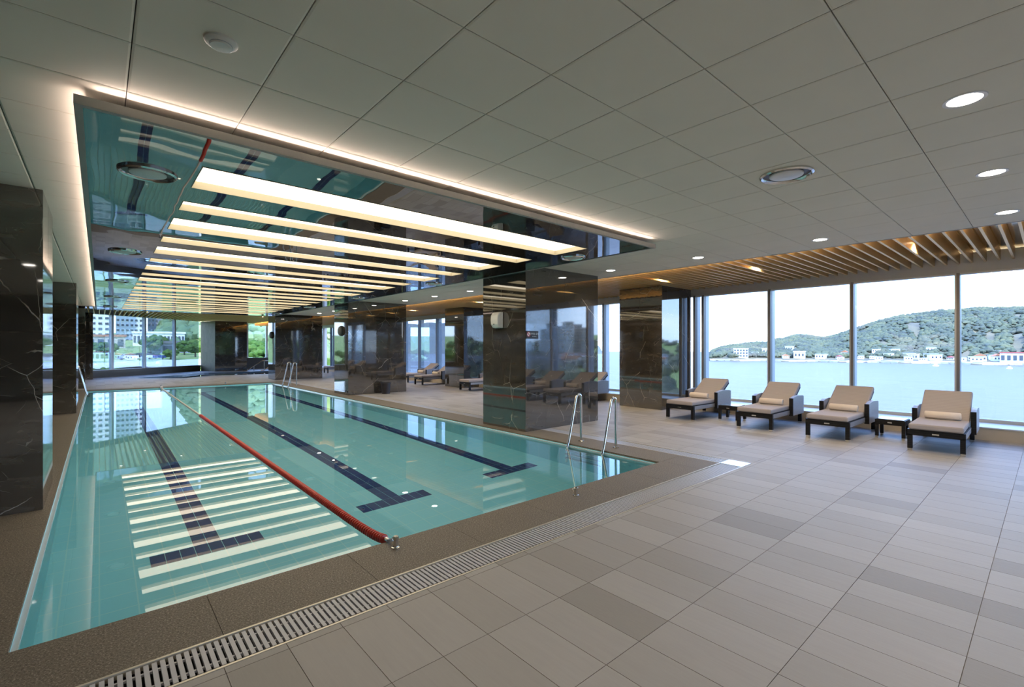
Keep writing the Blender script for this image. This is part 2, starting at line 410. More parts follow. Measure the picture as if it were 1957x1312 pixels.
# tiles, one by one near the camera
regions = [(XL, YB, 11.52, DY0-.012), (DX1+.012, DY0-.012, 11.52, 13.0)]
cells = []
for (x0,y0,x1,y1) in regions:
    for i in range(math.floor((x0-OX)/TX), math.ceil((x1-OX)/TX)):
        for j in range(math.floor((y0-OY)/TY), math.ceil((y1-OY)/TY)):
            a, b, c_, d = OX+i*TX, OY+j*TY, OX+(i+1)*TX, OY+(j+1)*TY
            a, b, c_, d = max(a,x0), max(b,y0), min(c_,x1), min(d,y1)
            if c_-a > .02 and d-b > .02: cells.append((a,b,c_,d))
def seen(x, y, marg=1.08):
    fx, fy = math.sin(R(YAW)), math.cos(R(YAW)); d = x*fx + y*fy; s = x*fy - y*fx
    return d > .3 and abs(s/d) < 978.5/F_PX*marg and (1.6/d*F_PX < 680)
cells.sort(key=lambda q: (not seen((q[0]+q[2])/2,(q[1]+q[3])/2), math.hypot((q[0]+q[2])/2,(q[1]+q[3])/2)))
gap = .0015; cache = {}
rest = MB()
for k, (a,b,c_,d) in enumerate(cells):
    w, l = round(c_-a-2*gap,4), round(d-b-2*gap,4)
    if k < 300:
        if (w,l) not in cache: cache[(w,l)] = MB().box(-w/2,-l/2,-.006,w/2,l/2,0).mesh('floor_tile', M['tile'])
        link('floor_tile', cache[(w,l)], floor, ((a+c_)/2,(b+d)/2,0))
    else: rest.box(a+gap,b+gap,-.006,c_-gap,d-gap,0)
tag(rest.obj('tile_field', M['tile'], floor, recalc=False), kind='stuff')

# ------------------------------------------------------------------ pool
pool = thing('swimming_pool', 'long rectangular swimming pool lined with turquoise tiles', 'pool', (2.76, 13.4, -DEPTH))
def kid(o): o.matrix_parent_inverse = o.parent.matrix_basis.inverted(); return o
zb = -DEPTH
kid(MB().box(PX0-.15,PY0-.15,zb-.1,PX1+.15,PY1+.15,zb).obj('basin_floor', M['pool'], pool))
zt = -.025
for n_, (x0,y0,x1,y1) in {'near':(PX0-.15,PY0-.15,PX1+.15,PY0),'far':(PX0-.15,PY1,PX1+.15,PY1+.15),'left':(PX0-.15,PY0,PX0,PY1),'right':(PX1,PY0,PX1+.15,PY1)}.items():
    kid(MB().box(x0,y0,zb,x1,y1,zt).obj('basin_wall', M['pool'], pool))
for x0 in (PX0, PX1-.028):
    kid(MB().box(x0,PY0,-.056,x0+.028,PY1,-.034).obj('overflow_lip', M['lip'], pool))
# navy lane tiles
tw, tl = .123, .25
lt = MB().box(-tw/2+.003,-tl/2+.003,0,tw/2-.003,tl/2-.003,.004).mesh('lane_tile', M['navy'])
spots = []
for cx in (.86, 2.96, 5.0):
    y0 = 5.62
    for i in range(8): spots.append((cx+(i-3.5)*tw, y0+tl/2))
    y = y0+tl
    while y < 21.4:
        for s in (-.5,.5): spots.append((cx+s*tw, y+tl/2))
        y += tl
    for i in range(8): spots.append((cx+(i-3.5)*tw, y+tl/2))
spots.sort(key=lambda q: math.hypot(*q))
rest = MB()
for k,(x,y) in enumerate(spots):
    if k < 300: kid(link('lane_tile', lt, pool, (x,y,zb)))
    else: rest.box(x-tw/2+.003,y-tl/2+.003,zb,x+tw/2-.003,y+tl/2-.003,zb+.004)
tag(kid(rest.obj('lane_tiles_beyond', M['navy'], pool, recalc=False)), kind='stuff')
wm = MB(); flat(wm, PX0, PY0, PX1, PY1, ZW)
tag(wm.obj('pool_water', M['water']), 'still clear turquoise water filling the long pool', 'water', kind='stuff')

# coping of dark granite
cop = thing('pool_coping', 'dark speckled granite coping around the long pool', 'coping', (2.76, 13.4, 0))
def slab(x0,y0,x1,y1): kid(box('coping_slab', x0+.0015,y0+.0015,-.03,x1-.0015,y1-.0015,0, M['granite'], cop))
xs = [XL,-1.45,-.4,.52,1.44,2.36,3.28,4.2,5.12,5.95,DX0]
for a,b in zip(xs,xs[1:]):
    slab(a, DY1, b, PY0)
y = PY0
while y < PY1+.01:
    y2 = min(y+1.2, PY1+.6)
    for a,b in ((XL,-1.45),(-1.45,PX0)): slab(a,y,b,y2)
    slab(PX1,y,DX0,y2)
    y = y2
for a,b in zip([PX0,.9,2.15,3.4,4.65],[.9,2.15,3.4,4.65,PX1]): slab(a,PY1,b,23.9)
kid(MB().box(XL,DY1,-.2,DX0,PY0-.15,-.03).box(XL,PY0-.15,-.2,PX0-.15,23.9,-.03).box(PX1+.15,PY0-.15,-.2,DX0,23.9,-.03).box(PX0-.15,PY1+.15,-.2,PX1+.15,23.9,-.03).obj('coping_bed', M['dark_stone'], cop))

# drains
dr = thing('drain_grate', 'slotted pale grey overflow grate between the near coping and the deck', 'grate', (3, 2.88, 0))
kid(MB().box(XL,DY0,-.2,DX0,DY1,-.05).obj('channel', M['drain'], dr))
for y in (DY0-.010, DY1-.006): kid(box('edge_strip', XL,y,-.03,DX0,y+.014,.002, M['edge_brass'], dr))
pitch = .0335
gb = MB().box(-.0105,-(DY1-DY0)/2+.018,-.022,.0105,(DY1-DY0)/2-.018,-.002).mesh('grate_bar', M['grate'])
x = -1.6; cnt = 0
while x < DX0-.01:
    kid(link('grate_bar', gb, dr, (x,(DY0+DY1)/2,0))); x += pitch; cnt += 1
for y in (.075,.21): kid(box('cross_rod', XL,DY0+y-.006,-.02,DX0,DY0+y+.006,-.008, M['grate'], dr))
d2 = thing('drain_grate', 'pale overflow grate running along the window side of the pool', 'grate', (6.6, 13, 0))
kid(MB().box(DX0,DY1,-.2,DX1,23.9,-.05).obj('channel', M['drain'], d2))
for x in (DX0-.002, DX1-.012): kid(box('edge_strip', x,DY1,-.03,x+.014,23.9,.002, M['edge_brass'], d2))
bars = MB(); y = DY1+.02
while y < 23.88: bars.box(DX0+.016,y,-.022,DX1-.016,y+.021,-.002); y += pitch
tag(kid(bars.obj('grate_bars', M['grate'], d2, recalc=False)), kind='stuff')
tag(box('drain_corner_plate', DX0,DY0-.01,-.03,DX1,DY1,.003, M['steel']), 'square steel corner plate where the two drains meet', 'plate')

# ------------------------------------------------------------------ ceiling
ceil = structure('ceiling', 'suspended ceiling of square pale grey tiles')
MB().box(XL,YB,H+.012,CEX,23.95,H+.05).obj('ceiling_backing', M['cjoint'], ceil)
MB().box(CEX-.02,YB,H-.004,CEX,23.95,3.40).box(XL,23.93,H-.004,CEX,23.95,3.48).obj('ceiling_edge_trim', M['paint'], ceil)
CT, CX0, CY0 = .605, 1.335, .672
cells = []
for i in range(-8, 14):
    for j in range(-14, 40):
        a,b,c_,d = CX0+i*CT, CY0+j*CT, CX0+(i+1)*CT, CY0+(j+1)*CT
        a,b,c_,d = max(a,XL),max(b,YB),min(c_,CEX-.02),min(d,23.93)
        if c_-a < .02 or d-b < .02: continue
        if a > .7 and c_ < 5.3 and b > 4.5 and d < 23: continue     # hidden above the mirror panel
        cells.append((a,b,c_,d))
def seen_c(x, y):
    fx, fy = math.sin(R(YAW)), math.cos(R(YAW)); d = x*fx + y*fy; s = x*fy - y*fx
    return d > .3 and abs(s/d) < 1.2 and (1.55/d*F_PX < 740)
cells.sort(key=lambda q: (not seen_c((q[0]+q[2])/2,(q[1]+q[3])/2), math.hypot((q[0]+q[2])/2,(q[1]+q[3])/2)))
cache = {}; rest = MB(); cg = .0028
def pillow(mb, w, l, ox=0, oy=0):
    b = .01
    v = [(-w/2,-l/2,.012),(w/2,-l/2,.012),(w/2,l/2,.012),(-w/2,l/2,.012),(-w/2,-l/2,.003),(w/2,-l/2,.003),(w/2,l/2,.003),(-w/2,l/2,.003),
         (-w/2+b,-l/2+b,0),(w/2-b,-l/2+b,0),(w/2-b,l/2-b,0),(-w/2+b,l/2-b,0)]
    v = [(p[0]+ox,p[1]+oy,p[2]+(H if ox or oy else 0)) for p in v]
    return mb.add(v, [(8,11,10,9),(4,5,1,0),(5,6,2,1),(6,7,3,2),(7,4,0,3),(8,9,5,4),(9,10,6,5),(10,11,7,6),(11,8,4,7)])
for k,(a,b,c_,d) in enumerate(cells):
    w,l = round(c_-a-2*cg,4), round(d-b-2*cg,4)
    if k < 300:
        if (w,l) not in cache: cache[(w,l)] = pillow(MB(), w, l).mesh('ceiling_tile', M['ctile'])
        link('ceiling_tile', cache[(w,l)], ceil, ((a+c_)/2,(b+d)/2,H))
    else: pillow(rest, w, l, (a+c_)/2, (b+d)/2)
tag(rest.obj('ceiling_tile_field', M['ctile'], ceil), kind='stuff')

# ------------------------------------------------------------------ mirror ceiling panel with glowing strips
QX0,QX1,QY0,QY1 = -.115, 6.03, 3.755, 23.85
mp = thing('mirror_ceiling_panel', 'dropped mirror-film ceiling panel hanging over the pool', 'ceiling panel', (2.9, 13.8, ZM))
ft = 3.105; fz = 3.08; fw = .04
for (x0,y0,x1,y1) in ((QX0,QY0,QX1,QY0+fw),(QX0,QY1-fw,QX1,QY1),(QX0,QY0+fw,QX0+fw,QY1-fw),(QX1-fw,QY0+fw,QX1,QY1-fw)):
    kid(box('fascia', x0,y0,ZM-.006,x1,y1,fz, M['paint'], mp))
SX0,SX1 = .615, 5.32
strips = []
for k in range(10):
    y = 4.43+1.955*k; strips.append((y, y+.64, 'wide'))
    if y+1.16+.38 < 23.3: strips.append((y+1.16, y+1.16+.38, 'narrow'))
vents_m = [(.30,4.88),(.29,9.1),(.29,13.3),(.29,17.5),(.29,21.7),(5.675,5.02),(5.675,9.15),(5.675,13.3),(5.675,17.5),(5.675,21.7)]
fl = MB()
for (x0,x1) in ((QX0+fw,SX0),(SX1,QX1-fw)): flat(fl, x0,QY0+fw,x1,QY1-fw, ZM)
y = QY0+fw
for (a,b,_) in strips: flat(fl, SX0,y,SX1,a, ZM); y = b
flat(fl, SX0,y,SX1,QY1-fw, ZM)
o = fl.obj('mirror_film', M['film'], mp, recalc=False); kid(o)
for p in o.data.polygons: pass
o.data.flip_normals()
kid(MB().box(QX0+.3,QY0+.3,ft-.004,QX1-.3,QY1-.3,ft).obj('panel_back', M['paint'], mp))
ords = ['first','second','third','fourth','fifth','sixth','seventh','eighth','ninth','tenth']
cntk = {'wide':0,'narrow':0}
for (a,b,kd) in strips:
    lab = f'{kd} glowing light strip in the mirror ceiling, {ords[cntk[kd]]} {kd} one from the near end'; cntk[kd] += 1
    t = thing('light_strip', lab, 'light', ((SX0+SX1)/2,(a+b)/2,ZM), 0, 'glowing strips in the mirror ceiling')
    kid(MB().box(SX0,a,ft-.012,SX1,b,ft-.006).obj('diffuser', M['strip'], t))
    w = .006
    sd = MB().box(SX0,a,ZM-.004,SX1,a+w,ft-.012).box(SX0,b-w,ZM-.004,SX1,b,ft-.012).box(SX0,a+w,ZM-.004,SX0+w,b-w,ft-.012).box(SX1-w,a+w,ZM-.004,SX1,b-w,ft-.012)
    kid(sd.obj('recess_side', M['strip_side'], t))
# cove lamps lying on the panel, washing the ceiling around it
def area(name, loc, size, power, col, direction, parent=None, shape='RECTANGLE', spread=180):
    l = bpy.data.lights.new(name, 'AREA'); l.shape = shape; l.size = size[0]
    if shape == 'RECTANGLE': l.size_y = size[1]
    l.energy = power; l.color = col; l.spread = R(spread)
    o = bpy.data.objects.new(name, l); C.objects.link(o); o.location = loc
    o.rotation_euler = Vector(direction).to_track_quat('-Z','Y').to_euler()
    if parent: o.parent = parent; kid(o)
    return o
cove = (1.0,.77,.67)
def cove_lamp(a, b, outward, power):
    a, b = Vector(a), Vector(b); d = (b-a); m = (a+b)/2
    l = bpy.data.lights.new('cove_lamp', 'AREA'); l.shape = 'RECTANGLE'; l.size = d.length; l.size_y = .02; l.energy = power; l.color = cove
    o = bpy.data.objects.new('cove_lamp', l); C.objects.link(o); o.location = m
    zax = -(Vector(outward)).normalized(); xax = d.normalized(); yax = zax.cross(xax)
    o.rotation_euler = Matrix((xax,yax,zax)).transposed().to_euler(); o.parent = mp; kid(o)
cove_lamp((QX0+.1,QY0+.05,3.096),(QX1-.1,QY0+.05,3.096),(0,-1,.1),11)
cove_lamp((QX0+.05,QY0+.1,3.096),(QX0+.05,QY1-.1,3.096),(-1,0,.1),22)

# ------------------------------------------------------------------ slatted ceilings
sl = thing('slat_ceiling', 'row of pale oak slats under the ceiling beside the sea windows', 'slats', (10.4, 14, 3.2))
kid(MB().box(CEX,YB,3.395,GX-.02,38.7,3.41).obj('mirror_backing', M['gold'], sl))
sm = MB().box(-(GX-.06-CEX)/2,-.016,0,(GX-.06-CEX)/2,.016,.2).mesh('slat', M['wood'])
y = .09-.178*39
while y < 38.4:
    kid(link('slat', sm, sl, ((GX-.06+CEX)/2, y, 3.17))); y += .178
sf = thing('slat_ceiling', 'pale oak slats under the ceiling by the slanted far windows', 'slats', (3, 29, 3.3))
poly = [(XL,23.95),(CEX,23.95),(CEX,38.5),(5.7,38.5),(B_.x,B_.y),(A_.x,A_.y)]
kid(MB().prism(poly, 3.475, 3.49).obj('backing', M['gold'], sf))
x = XL+.1
while x < CEX-.05:
    ye = A_.y + (x-A_.x)*(B_.y-A_.y)/(B_.x-A_.x) if x < B_.x else 38.3
    kid(box('slat', x-.016, 23.97, 3.31, x+.016, ye-.1, 3.44, M['wood'], sf)); x += .2

# added warm fill lamp, unseen behind the ceiling edge, to brighten the slats
kid(box('slat_fill_channel', CEX+.002,YB,3.365,CEX+.02,38.6,3.394, M['lamp_ring'], sl))
def slat_fill(a, b, outward, power, parent):
    a, b = Vector(a), Vector(b); d = b-a
    l = bpy.data.lights.new('slat_fill_lamp', 'AREA'); l.shape = 'RECTANGLE'; l.size = d.length; l.size_y = .02; l.energy = power; l.color = (1,.76,.44)
    o = bpy.data.objects.new('slat_fill_lamp', l); C.objects.link(o); o.location = (a+b)/2
    zax = -Vector(outward).normalized(); xax = d.normalized(); yax = zax.cross(xax)
    o.rotation_euler = Matrix((xax,yax,zax)).transposed().to_euler(); o.parent = parent; kid(o)
slat_fill((CEX+.022,YB+.1,3.38),(CEX+.022,38.5,3.38),(1,0,-.1),900,sl)
# roof slab above everything
tag(MB().prism([(XL-.4,YB-.4),(GX+.5,YB-.4),(GX+.5,39.2),(5.0,39.2),(B_.x-.25,B_.y+.35),(A_.x-.4,A_.y+.2)], 3.5, 3.9).obj('roof_slab', M['bgrey']), 'concrete roof slab over the pool hall', kind='structure')
# walls behind the camera and on the left
wb_ = structure('wall_back')
BX = 1.5
MB().box(XL-.3,YB-.3,-.2,BX,YB,3.5).obj('wall_surface', M['dark_stone'], wb_)
MB().box(BX,YB-.3,-.2,GX+.3,YB,.22).box(BX,YB-.3,3.0,GX+.3,YB,3.5).obj('wall_frame', M['paint'], wb_)  # unseen glazing added in the back wall to let in more daylight
for k in range(7):
    x = BX+k*(GX-BX)/6; box('mullion', x-.03,YB-.2,.22,x+.03,YB-.04,3.0, M['alu'], wb_)
    if k < 6: box('pane', x+.03,YB-.12,.22,x+(GX-BX)/6-.03,YB-.112,3.0, M['glass'], wb_)
wl_ = structure('wall_left')
MB().box(XL-.3,YB-.3,-.2,XL-.02,30.7,3.5).obj('wall_core', M['bgrey'], wl_)
y = YB
while y < 30.5:
    y2 = min(y+1.2, 30.6)
    for z0,z1 in ((0,1.05),(1.05,2.1),(2.1,3.5)): box('wall_slab', XL-.02,y+.002,z0+.002,XL,y2-.002,z1-.002, M['marble'], wl_)
    y = y2
# base of the building down to the water
tag(MB().prism([(XL-.35,YB-.35),(GX+.4,YB-.35),(GX+.4,39.0),(5.1,39.0),(B_.x-.2,B_.y+.3),(A_.x-.35,A_.y+.2)], -13.5, -1.5).obj('podium', M['bgrey']), 'grey base of the building below the pool deck', kind='structure')

# ------------------------------------------------------------------ sea-side window wall
w1 = structure('window_1', 'floor-to-ceiling windows along the sea side')
MB().box(11.5,YB,-.2,GX+.25,38.9,.20).obj('kerb', M['stone_sill'], w1)
box('sill_ledge', 11.49,YB,.20,GX+.05,38.9,.222, M['alu_light'], w1)
MB().box(GX-.03,YB,3.0,GX+.25,38.9,3.5).obj('header', M['alu'], w1)
box('head_rail', GX-.05,YB,2.97,GX+.06,38.9,3.0, M['alu_light'], w1)
box('bottom_rail', GX-.05,YB,.222,GX+.06,38.9,.28, M['alu_light'], w1)
mu = [1.18+1.672*k for k in range(-4, 23)]
mm_in = MB().box(-.07,-.035,.22,.06,.012,3.0).mesh('mullion', M['alu_dark'])
mm_li = MB().box(-.05,.012,.22,.06,.04,3.0).mesh('mullion_face', M['alu_light'])
mm_out = MB().box(.06,-.03,.0,.24,.05,3.2).mesh('outer_fin', M['alu'])
pil_w = [(6.5,7.86),(15.15,16.55),(24.9,26.2),(33.5,34.9)]
prev = YB
ys = sorted(mu + [6.44, 7.92, 15.1, 16.6, 24.85, 26.25, 33.45, 34.95])
ys = [y for y in ys if not any(a < y < b for a,b in pil_w)]
for y in ys:
    m_ = link('mullion', mm_in, w1, (GX,y,0)); link('mullion_face', mm_li, m_); link('outer_fin', mm_out, m_)
edges = [YB]+ys+[38.8]
for a,b in zip(edges, edges[1:]):
    if any(abs((a+b)/2-(p+q)/2) < .3 for p,q in pil_w) or b-a < .1: continue
    box('pane', GX-.004,a+.03,.28,GX+.004,b-.03,2.97, M['glass'], w1)
# slanted far windows
w2 = structure('window_2', 'slanted row of tall windows at the far end')
d2v = (B_-A_).normalized(); ang = math.atan2(d2v.y, d2v.x); L2 = (B_-A_).length
w2.location = (A_.x,A_.y,0); w2.rotation_euler = (0,0,ang)
MB().box(0,0,-.2,L2,.3,.37).obj('kerb', M['dark_stone'], w2)
box('sill_ledge', 0,-.04,.37,L2,.3,.39, M['stone_sill'], w2)
MB().box(0,.02,3.34,L2,.3,3.5).obj('header', M['alu'], w2)
A0 = Vector((-.27,32.7)); t0 = (A0-A_).length; BL = (B_-A0).length
mts = [t0-2.6, t0-1.2, t0+.15*BL, t0+.423*BL, t0+.715*BL]
m2 = MB().box(-.055,-.06,.39,.055,.1,3.34).mesh('mullion', M['alu'])
for x in mts: link('mullion', m2, w2, (x,.05,0))
ed = [0.02]+mts+[L2-.02]
for a,b in zip(ed,ed[1:]): box('pane', a+.055,.06,.39,b-.055,.068,3.34, M['glass'], w2)
# far right window beyond the end pillar
w3 = structure('window_3', 'narrow window at the far end right of the end pillar')
MB().box(7.5,38.6,-.2,GX,38.85,.83).obj('kerb', M['dark_stone'], w3)
MB().box(7.5,38.6,3.34,GX,38.85,3.5).obj('header', M['alu'], w3)
for x in (8.12, 9.42, 10.9): box('mullion', x-.06,38.58,.83,x+.06,38.8,3.34, M['alu_light'], w3)
for a,b in ((7.6,8.06),(8.18,9.36),(9.48,10.84),(10.96,GX)): box('pane', a,38.7,.83,b,38.708,3.34, M['glass'], w3)

# ------------------------------------------------------------------ marble pillars
def pillar(label, x0,y0,x1,y1, ztop, nx, ny, zs=(0,1.75), seed=0):
    rnd = random.Random(seed)
    t = thing('marble_pillar', label, 'pillar', ((x0+x1)/2,(y0+y1)/2,0), 0, 'dark marble pillars of the pool hall')
    e = .02
    kid(MB().box(x0+e,y0+e,0,x1-e,y1-e,ztop).obj('core', M['dark_stone'], t))
    zz = list(zs)+[ztop]
    gp = .0008
    def put(ax, face, u0,u1,z0,z1):
        # one slab, leaning by a hair so that its reflection breaks at the joint
        du = rnd.uniform(-.0012,.0012); dz = rnd.uniform(-.0008,.0008)
        c = ((u0+u1)/2, (z0+z1)/2); hw, hz = (u1-u0)/2-gp, (z1-z0)/2-gp
        if ax == 'y':
            o = MB().box(-hw,-e/2,-hz,hw,e/2,hz).obj('slab', M['marble'], t, loc=(c[0],face,c[1]), recalc=False); o.rotation_euler = (dz,0,du)
        else:
            o = MB().box(-e/2,-hw,-hz,e/2,hw,hz).obj('slab', M['marble'], t, loc=(face,c[0],c[1]), recalc=False); o.rotation_euler = (0,dz,du)
        kid(o)
    for i in range(nx):
        for z0,z1 in zip(zz,zz[1:]):
            u0,u1 = x0+(x1-x0)*i/nx, x0+(x1-x0)*(i+1)/nx
            put('y', y0+e/2, u0,u1,z0,z1); put('y', y1-e/2, u0,u1,z0,z1)
    for i in range(ny):
        for z0,z1 in zip(zz,zz[1:]):
            u0,u1 = y0+e+(y1-y0-2*e)*i/ny, y0+e+(y1-y0-2*e)*(i+1)/ny
            put('x', x0+e/2, u0,u1,z0,z1); put('x', x1-e/2, u0,u1,z0,z1)
    return t
pillar('dark marble pillar nearest the camera between pool and loungers', 6.05,6.53,8.2,7.84, H, 4,2, seed=1)
pillar('dark marble pillar with a black bin at its foot, second along the pool', 6.22,15.38,8.36,16.6, H, 4,2, seed=2)
pillar('dark marble pillar behind the far pool ladder, third along the pool', 6.46,24.95,8.72,26.2, 3.31, 4,2, seed=3)
pillar('dark marble pillar against the sea windows beside the nearest loungers', 10.76,6.52,12.22,7.82, 3.17, 2,2, seed=4)
pillar('dark marble pillar against the sea windows behind the second pool pillar', 10.76,15.18,12.22,16.52, 3.17, 2,2, seed=5)
pillar('dark marble pillar against the sea windows farthest from the camera', 10.76,24.95,12.22,26.2, 3.17, 2,2, seed=6)
pillar('large dark marble pillar at the left edge of the picture', XL+.02,6.55,-.42,7.85, H, 2,2, seed=7)
pillar('dark marble pillar on the left, second from the camera', XL+.02,15.55,-.42,16.85, H, 2,2, seed=8)
pillar('dark marble pillar on the left, third from the camera', XL+.02,24.6,-.42,25.9, 3.31, 2,2, seed=9)
pillar('slim dark marble pillar left of the slanted far windows', -.9,31.4,-.24,32.0, 3.31, 1,1, seed=10)
t = thing('marble_pillar', 'broad dark marble pillar at the far end right of the slanted windows', 'pillar', (6.5,36.8,0), 0, 'dark marble pillars of the pool hall')
kid(MB().prism([(5.71,36.02),(7.53,36.02),(7.53,38.58),(5.2,37.98)], 0, 3.31).obj('core', M['dark_stone'], t))
for i in range(3):
    for z0,z1 in ((0,1.75),(1.75,3.31)):
        a = 5.69+i*.62; kid(box('slab', a+.001,36.0,z0+.001,a+.619,36.02,z1-.001, M['marble'], t))
p0,p1 = Vector((5.69,36.0)),Vector((5.17,37.93)); dv = (p1-p0); nrm = Vector((-dv.y,dv.x)).normalized()
for z0,z1 in ((0,1.75),(1.75,3.31)):
    for s0,s1 in ((0,.5),(.5,1)):
        q = [p0+dv*(s0+.001), p0+dv*(s1-.001)]; q += [q[1]-nrm*.02, q[0]-nrm*.02]
        kid(MB().prism(q, z0+.001, z1-.001).obj('slab', M['olive'], t))

# ------------------------------------------------------------------ ceiling fittings
def downlight(x, y, z, label, group, power=50, r=.085, slim=False):
    t = thing('downlight', label, 'downlight', (x,y,z), 0, group)
    MB().lathe([(r+.022,0),(r+.02,-.006),(r,-.004),(r,.0)], 24, capped=False).obj('trim_ring', M['lamp_ring'], t, smooth=True, recalc=False)
    MB().lathe([(.001,-.0035),(r,-.0035),(r,-.002)], 24, capped=False).obj('lens', M['lamp'], t)
    l = bpy.data.lights.new('lamp', 'SPOT'); l.energy = power; l.color = (1,.86,.70); l.spot_size = R(125); l.spot_blend = .7; l.shadow_soft_size = .07
    o = bpy.data.objects.new('lamp', l); C.objects.link(o); o.parent = t; o.location = (0,0,-.03)
    return t
downlight(4.08,.36,H,'largest round downlight near the upper right corner of the ceiling','downlights in the tiled ceiling')
downlight(5.97,.35,H,'round downlight in the ceiling, second of the row receding from the upper right corner','downlights in the tiled ceiling')
dl = [.34,2.2,4.03,5.87,7.7,10.6,12.4,14.2,18.4,20.3,22.1]
nm = ['first','second','third','fourth','fifth','sixth','seventh','eighth','ninth','tenth','eleventh']
for k,y in enumerate(dl):
    downlight(7.85-.012*y,y,H,f'round downlight beside the oak slats, {nm[k]} in the row counted from the right','downlights in the tiled ceiling')
for y in (.36,-2.5,-5):
    for x in (-1.0,2.2) if y > 0 else (-1,2.2,5):
        downlight(x,y,H,'round downlight in the ceiling behind or above the camera','downlights behind the camera')
def slat_lamp(x,y,z,label):
    t = thing('slat_lamp', label, 'lamp', (x,y,z), 0, 'lamps between the oak slats')
    MB().lathe([(.055,0),(.055,-.06),(.048,-.06)], 18, capped=False).obj('housing', M['lamp_ring'], t, smooth=True, recalc=False)
    MB().lathe([(.001,-.05),(.05,-.05),(.05,-.045)], 18, capped=False).obj('lens', M['lamp'], t)
    l = bpy.data.lights.new('lamp', 'SPOT'); l.energy = 80; l.color = (1,.84,.62); l.shadow_soft_size = .05; l.spot_size = R(150); l.spot_blend = .5
    o = bpy.data.objects.new('lamp', l); C.objects.link(o); o.parent = t; o.location = (0,0,-.07)
for k,y in enumerate((1.42,3.74,6.05,8.38,10.7,13.0,17.9,20.1,22.4)):
    slat_lamp(10.15,.09+.178*round((y-.09)/.178)+.089,3.39, f'small lamp glowing between the oak slats by the sea windows, {nm[k]} from the right')
for k,(x,y) in enumerate(((.8,26.4),(2.9,27.0),(1.8,29.6),(5.1,28.2),(7.0,29.5))):
    slat_lamp(XL+.2+.2*round((x-XL-.2)/.2),y,3.47, f'small lamp glowing between the far oak slats, {nm[k]} from the left wall')
def diffuser(x,y,z,label,r=.19,mat='steel'):
    t = thing('air_diffuser', label, 'air vent', (x,y,z), 0, 'round ceiling air vents')
    MB().lathe([(r,0),(r*1.0,-.012),(r*.93,-.022),(r*.86,-.012),(r*.84,.0)], 36, capped=False).obj('outer_ring', M[mat], t, smooth=True, recalc=False)
    MB().lathe([(.001,-.001),(r*.85,-.001),(r*.85,.0)], 36, capped=False).obj('throat', M['black'], t, recalc=False)
    MB().lathe([(.001,-.02),(r*.5,-.022),(r*.62,-.014),(r*.64,-.004)], 36, capped=False).obj('centre_disc', M['white'] if mat == 'steel' else M[mat], t, smooth=True, recalc=False)
diffuser(4.645,1.57,H,'round air vent with dark ring in the tiled ceiling near the slats',.215)
for k,(x,y) in enumerate(vents_m):
    side = 'left' if x < 3 else 'right'
    diffuser(x,y,ZM,f'round air vent in the {side} margin of the mirror ceiling, {ords[k%5]} from the front',.2)
t = thing('smoke_detector', 'round white detector on the ceiling at upper left', 'detector', (.465,2.775,H))
MB().lathe([(.075,0),(.075,-.01),(.066,-.018),(.05,-.02),(.048,-.03),(.001,-.033)], 28).obj('body', M['white'], t, smooth=True)
MB().lathe([(.052,-.0195),(.052,-.0225),(.046,-.0225)], 28, capped=False).obj('slot_ring', M['alu'], t, recalc=False)

# ------------------------------------------------------------------ fittings on the pillars
t = thing('paper_dispenser', 'pale rounded box on the left side of the nearest pool pillar', 'dispenser', (6.045,7.29,2.14))
prof = []
for k in range(13):
    a = -math.pi/2 + math.pi*k/12; prof.append((-.17*math.cos(a)**.7 if math.cos(a) > 0 else 0, .155*math.sin(a)))
MB().extr([(0,-.155),(-.10,-.155),(-.145,-.09),(-.155,0),(-.145,.09),(-.10,.155),(0,.155)], 'y', -.11, .11).obj('case', M['white'], t, bevel=.02)
MB().extr([(-.003,-.158),(-.06,-.158),(-.06,.158),(-.003,.158)], 'y', -.113, .113).obj('back_shell', M['white'], t, bevel=.008)
MB().lathe([(.012,0),(.012,-.008),(.001,-.009)], 12, (-.148,0,-.085), axis='x').obj('lock', M['black'], t)
def speaker(loc, label):
    t = thing('wall_speaker', label, 'speaker', loc, 0, 'round wall speakers')
    MB().lathe([(.001,-.10),(.1,-.095),(.15,-.07),(.165,-.03),(.165,0)], 28, axis='x').obj('grille', M['speaker'], t, smooth=True)
    MB().lathe([(.17,-.032),(.176,-.015),(.17,0)], 28, axis='x', capped=False).obj('rim', M['black'], t, smooth=True)
speaker((6.215,15.95,2.15),'round dark speaker on the side of the second pool pillar')
speaker((6.455,25.55,2.2),'round dark speaker on the side of the third pool pillar')
sg = thing('warning_sign', 'small dark sign with red symbol and white Korean writing on nearest pillar', 'sign', (6.215,6.525,1.835))
MB().box(-.155,-.008,-.075,.155,0,.075).obj('plate', M['sign'], sg)
rg = MB()
n = 28
for k in range(n):
    a0,a1 = 2*math.pi*k/n, 2*math.pi*(k+1)/n
    q = [(-.1+.047*math.cos(a0),-.010,.01+.047*math.sin(a0)),(-.1+.047*math.cos(a1),-.010,.01+.047*math.sin(a1)),(-.1+.037*math.cos(a1),-.010,.01+.037*math.sin(a1)),(-.1+.037*math.cos(a0),-.010,.01+.037*math.sin(a0))]
    rg.add(q, [(0,1,2,3)])
rg.add([(-.1-.033,-.0102,.01+.023),(-.1-.023,-.0102,.01+.033),(-.1+.033,-.0102,.01-.023),(-.1+.023,-.0102,.01-.033)], [(0,1,2,3)])
rg.obj('prohibition_ring', M['signred'], sg)
MB().lathe([(.001,-.0092),(.046,-.0092)], 28, (-.1,0,.01), axis='y', capped=False).obj('symbol_disc', M['signtext'], sg)
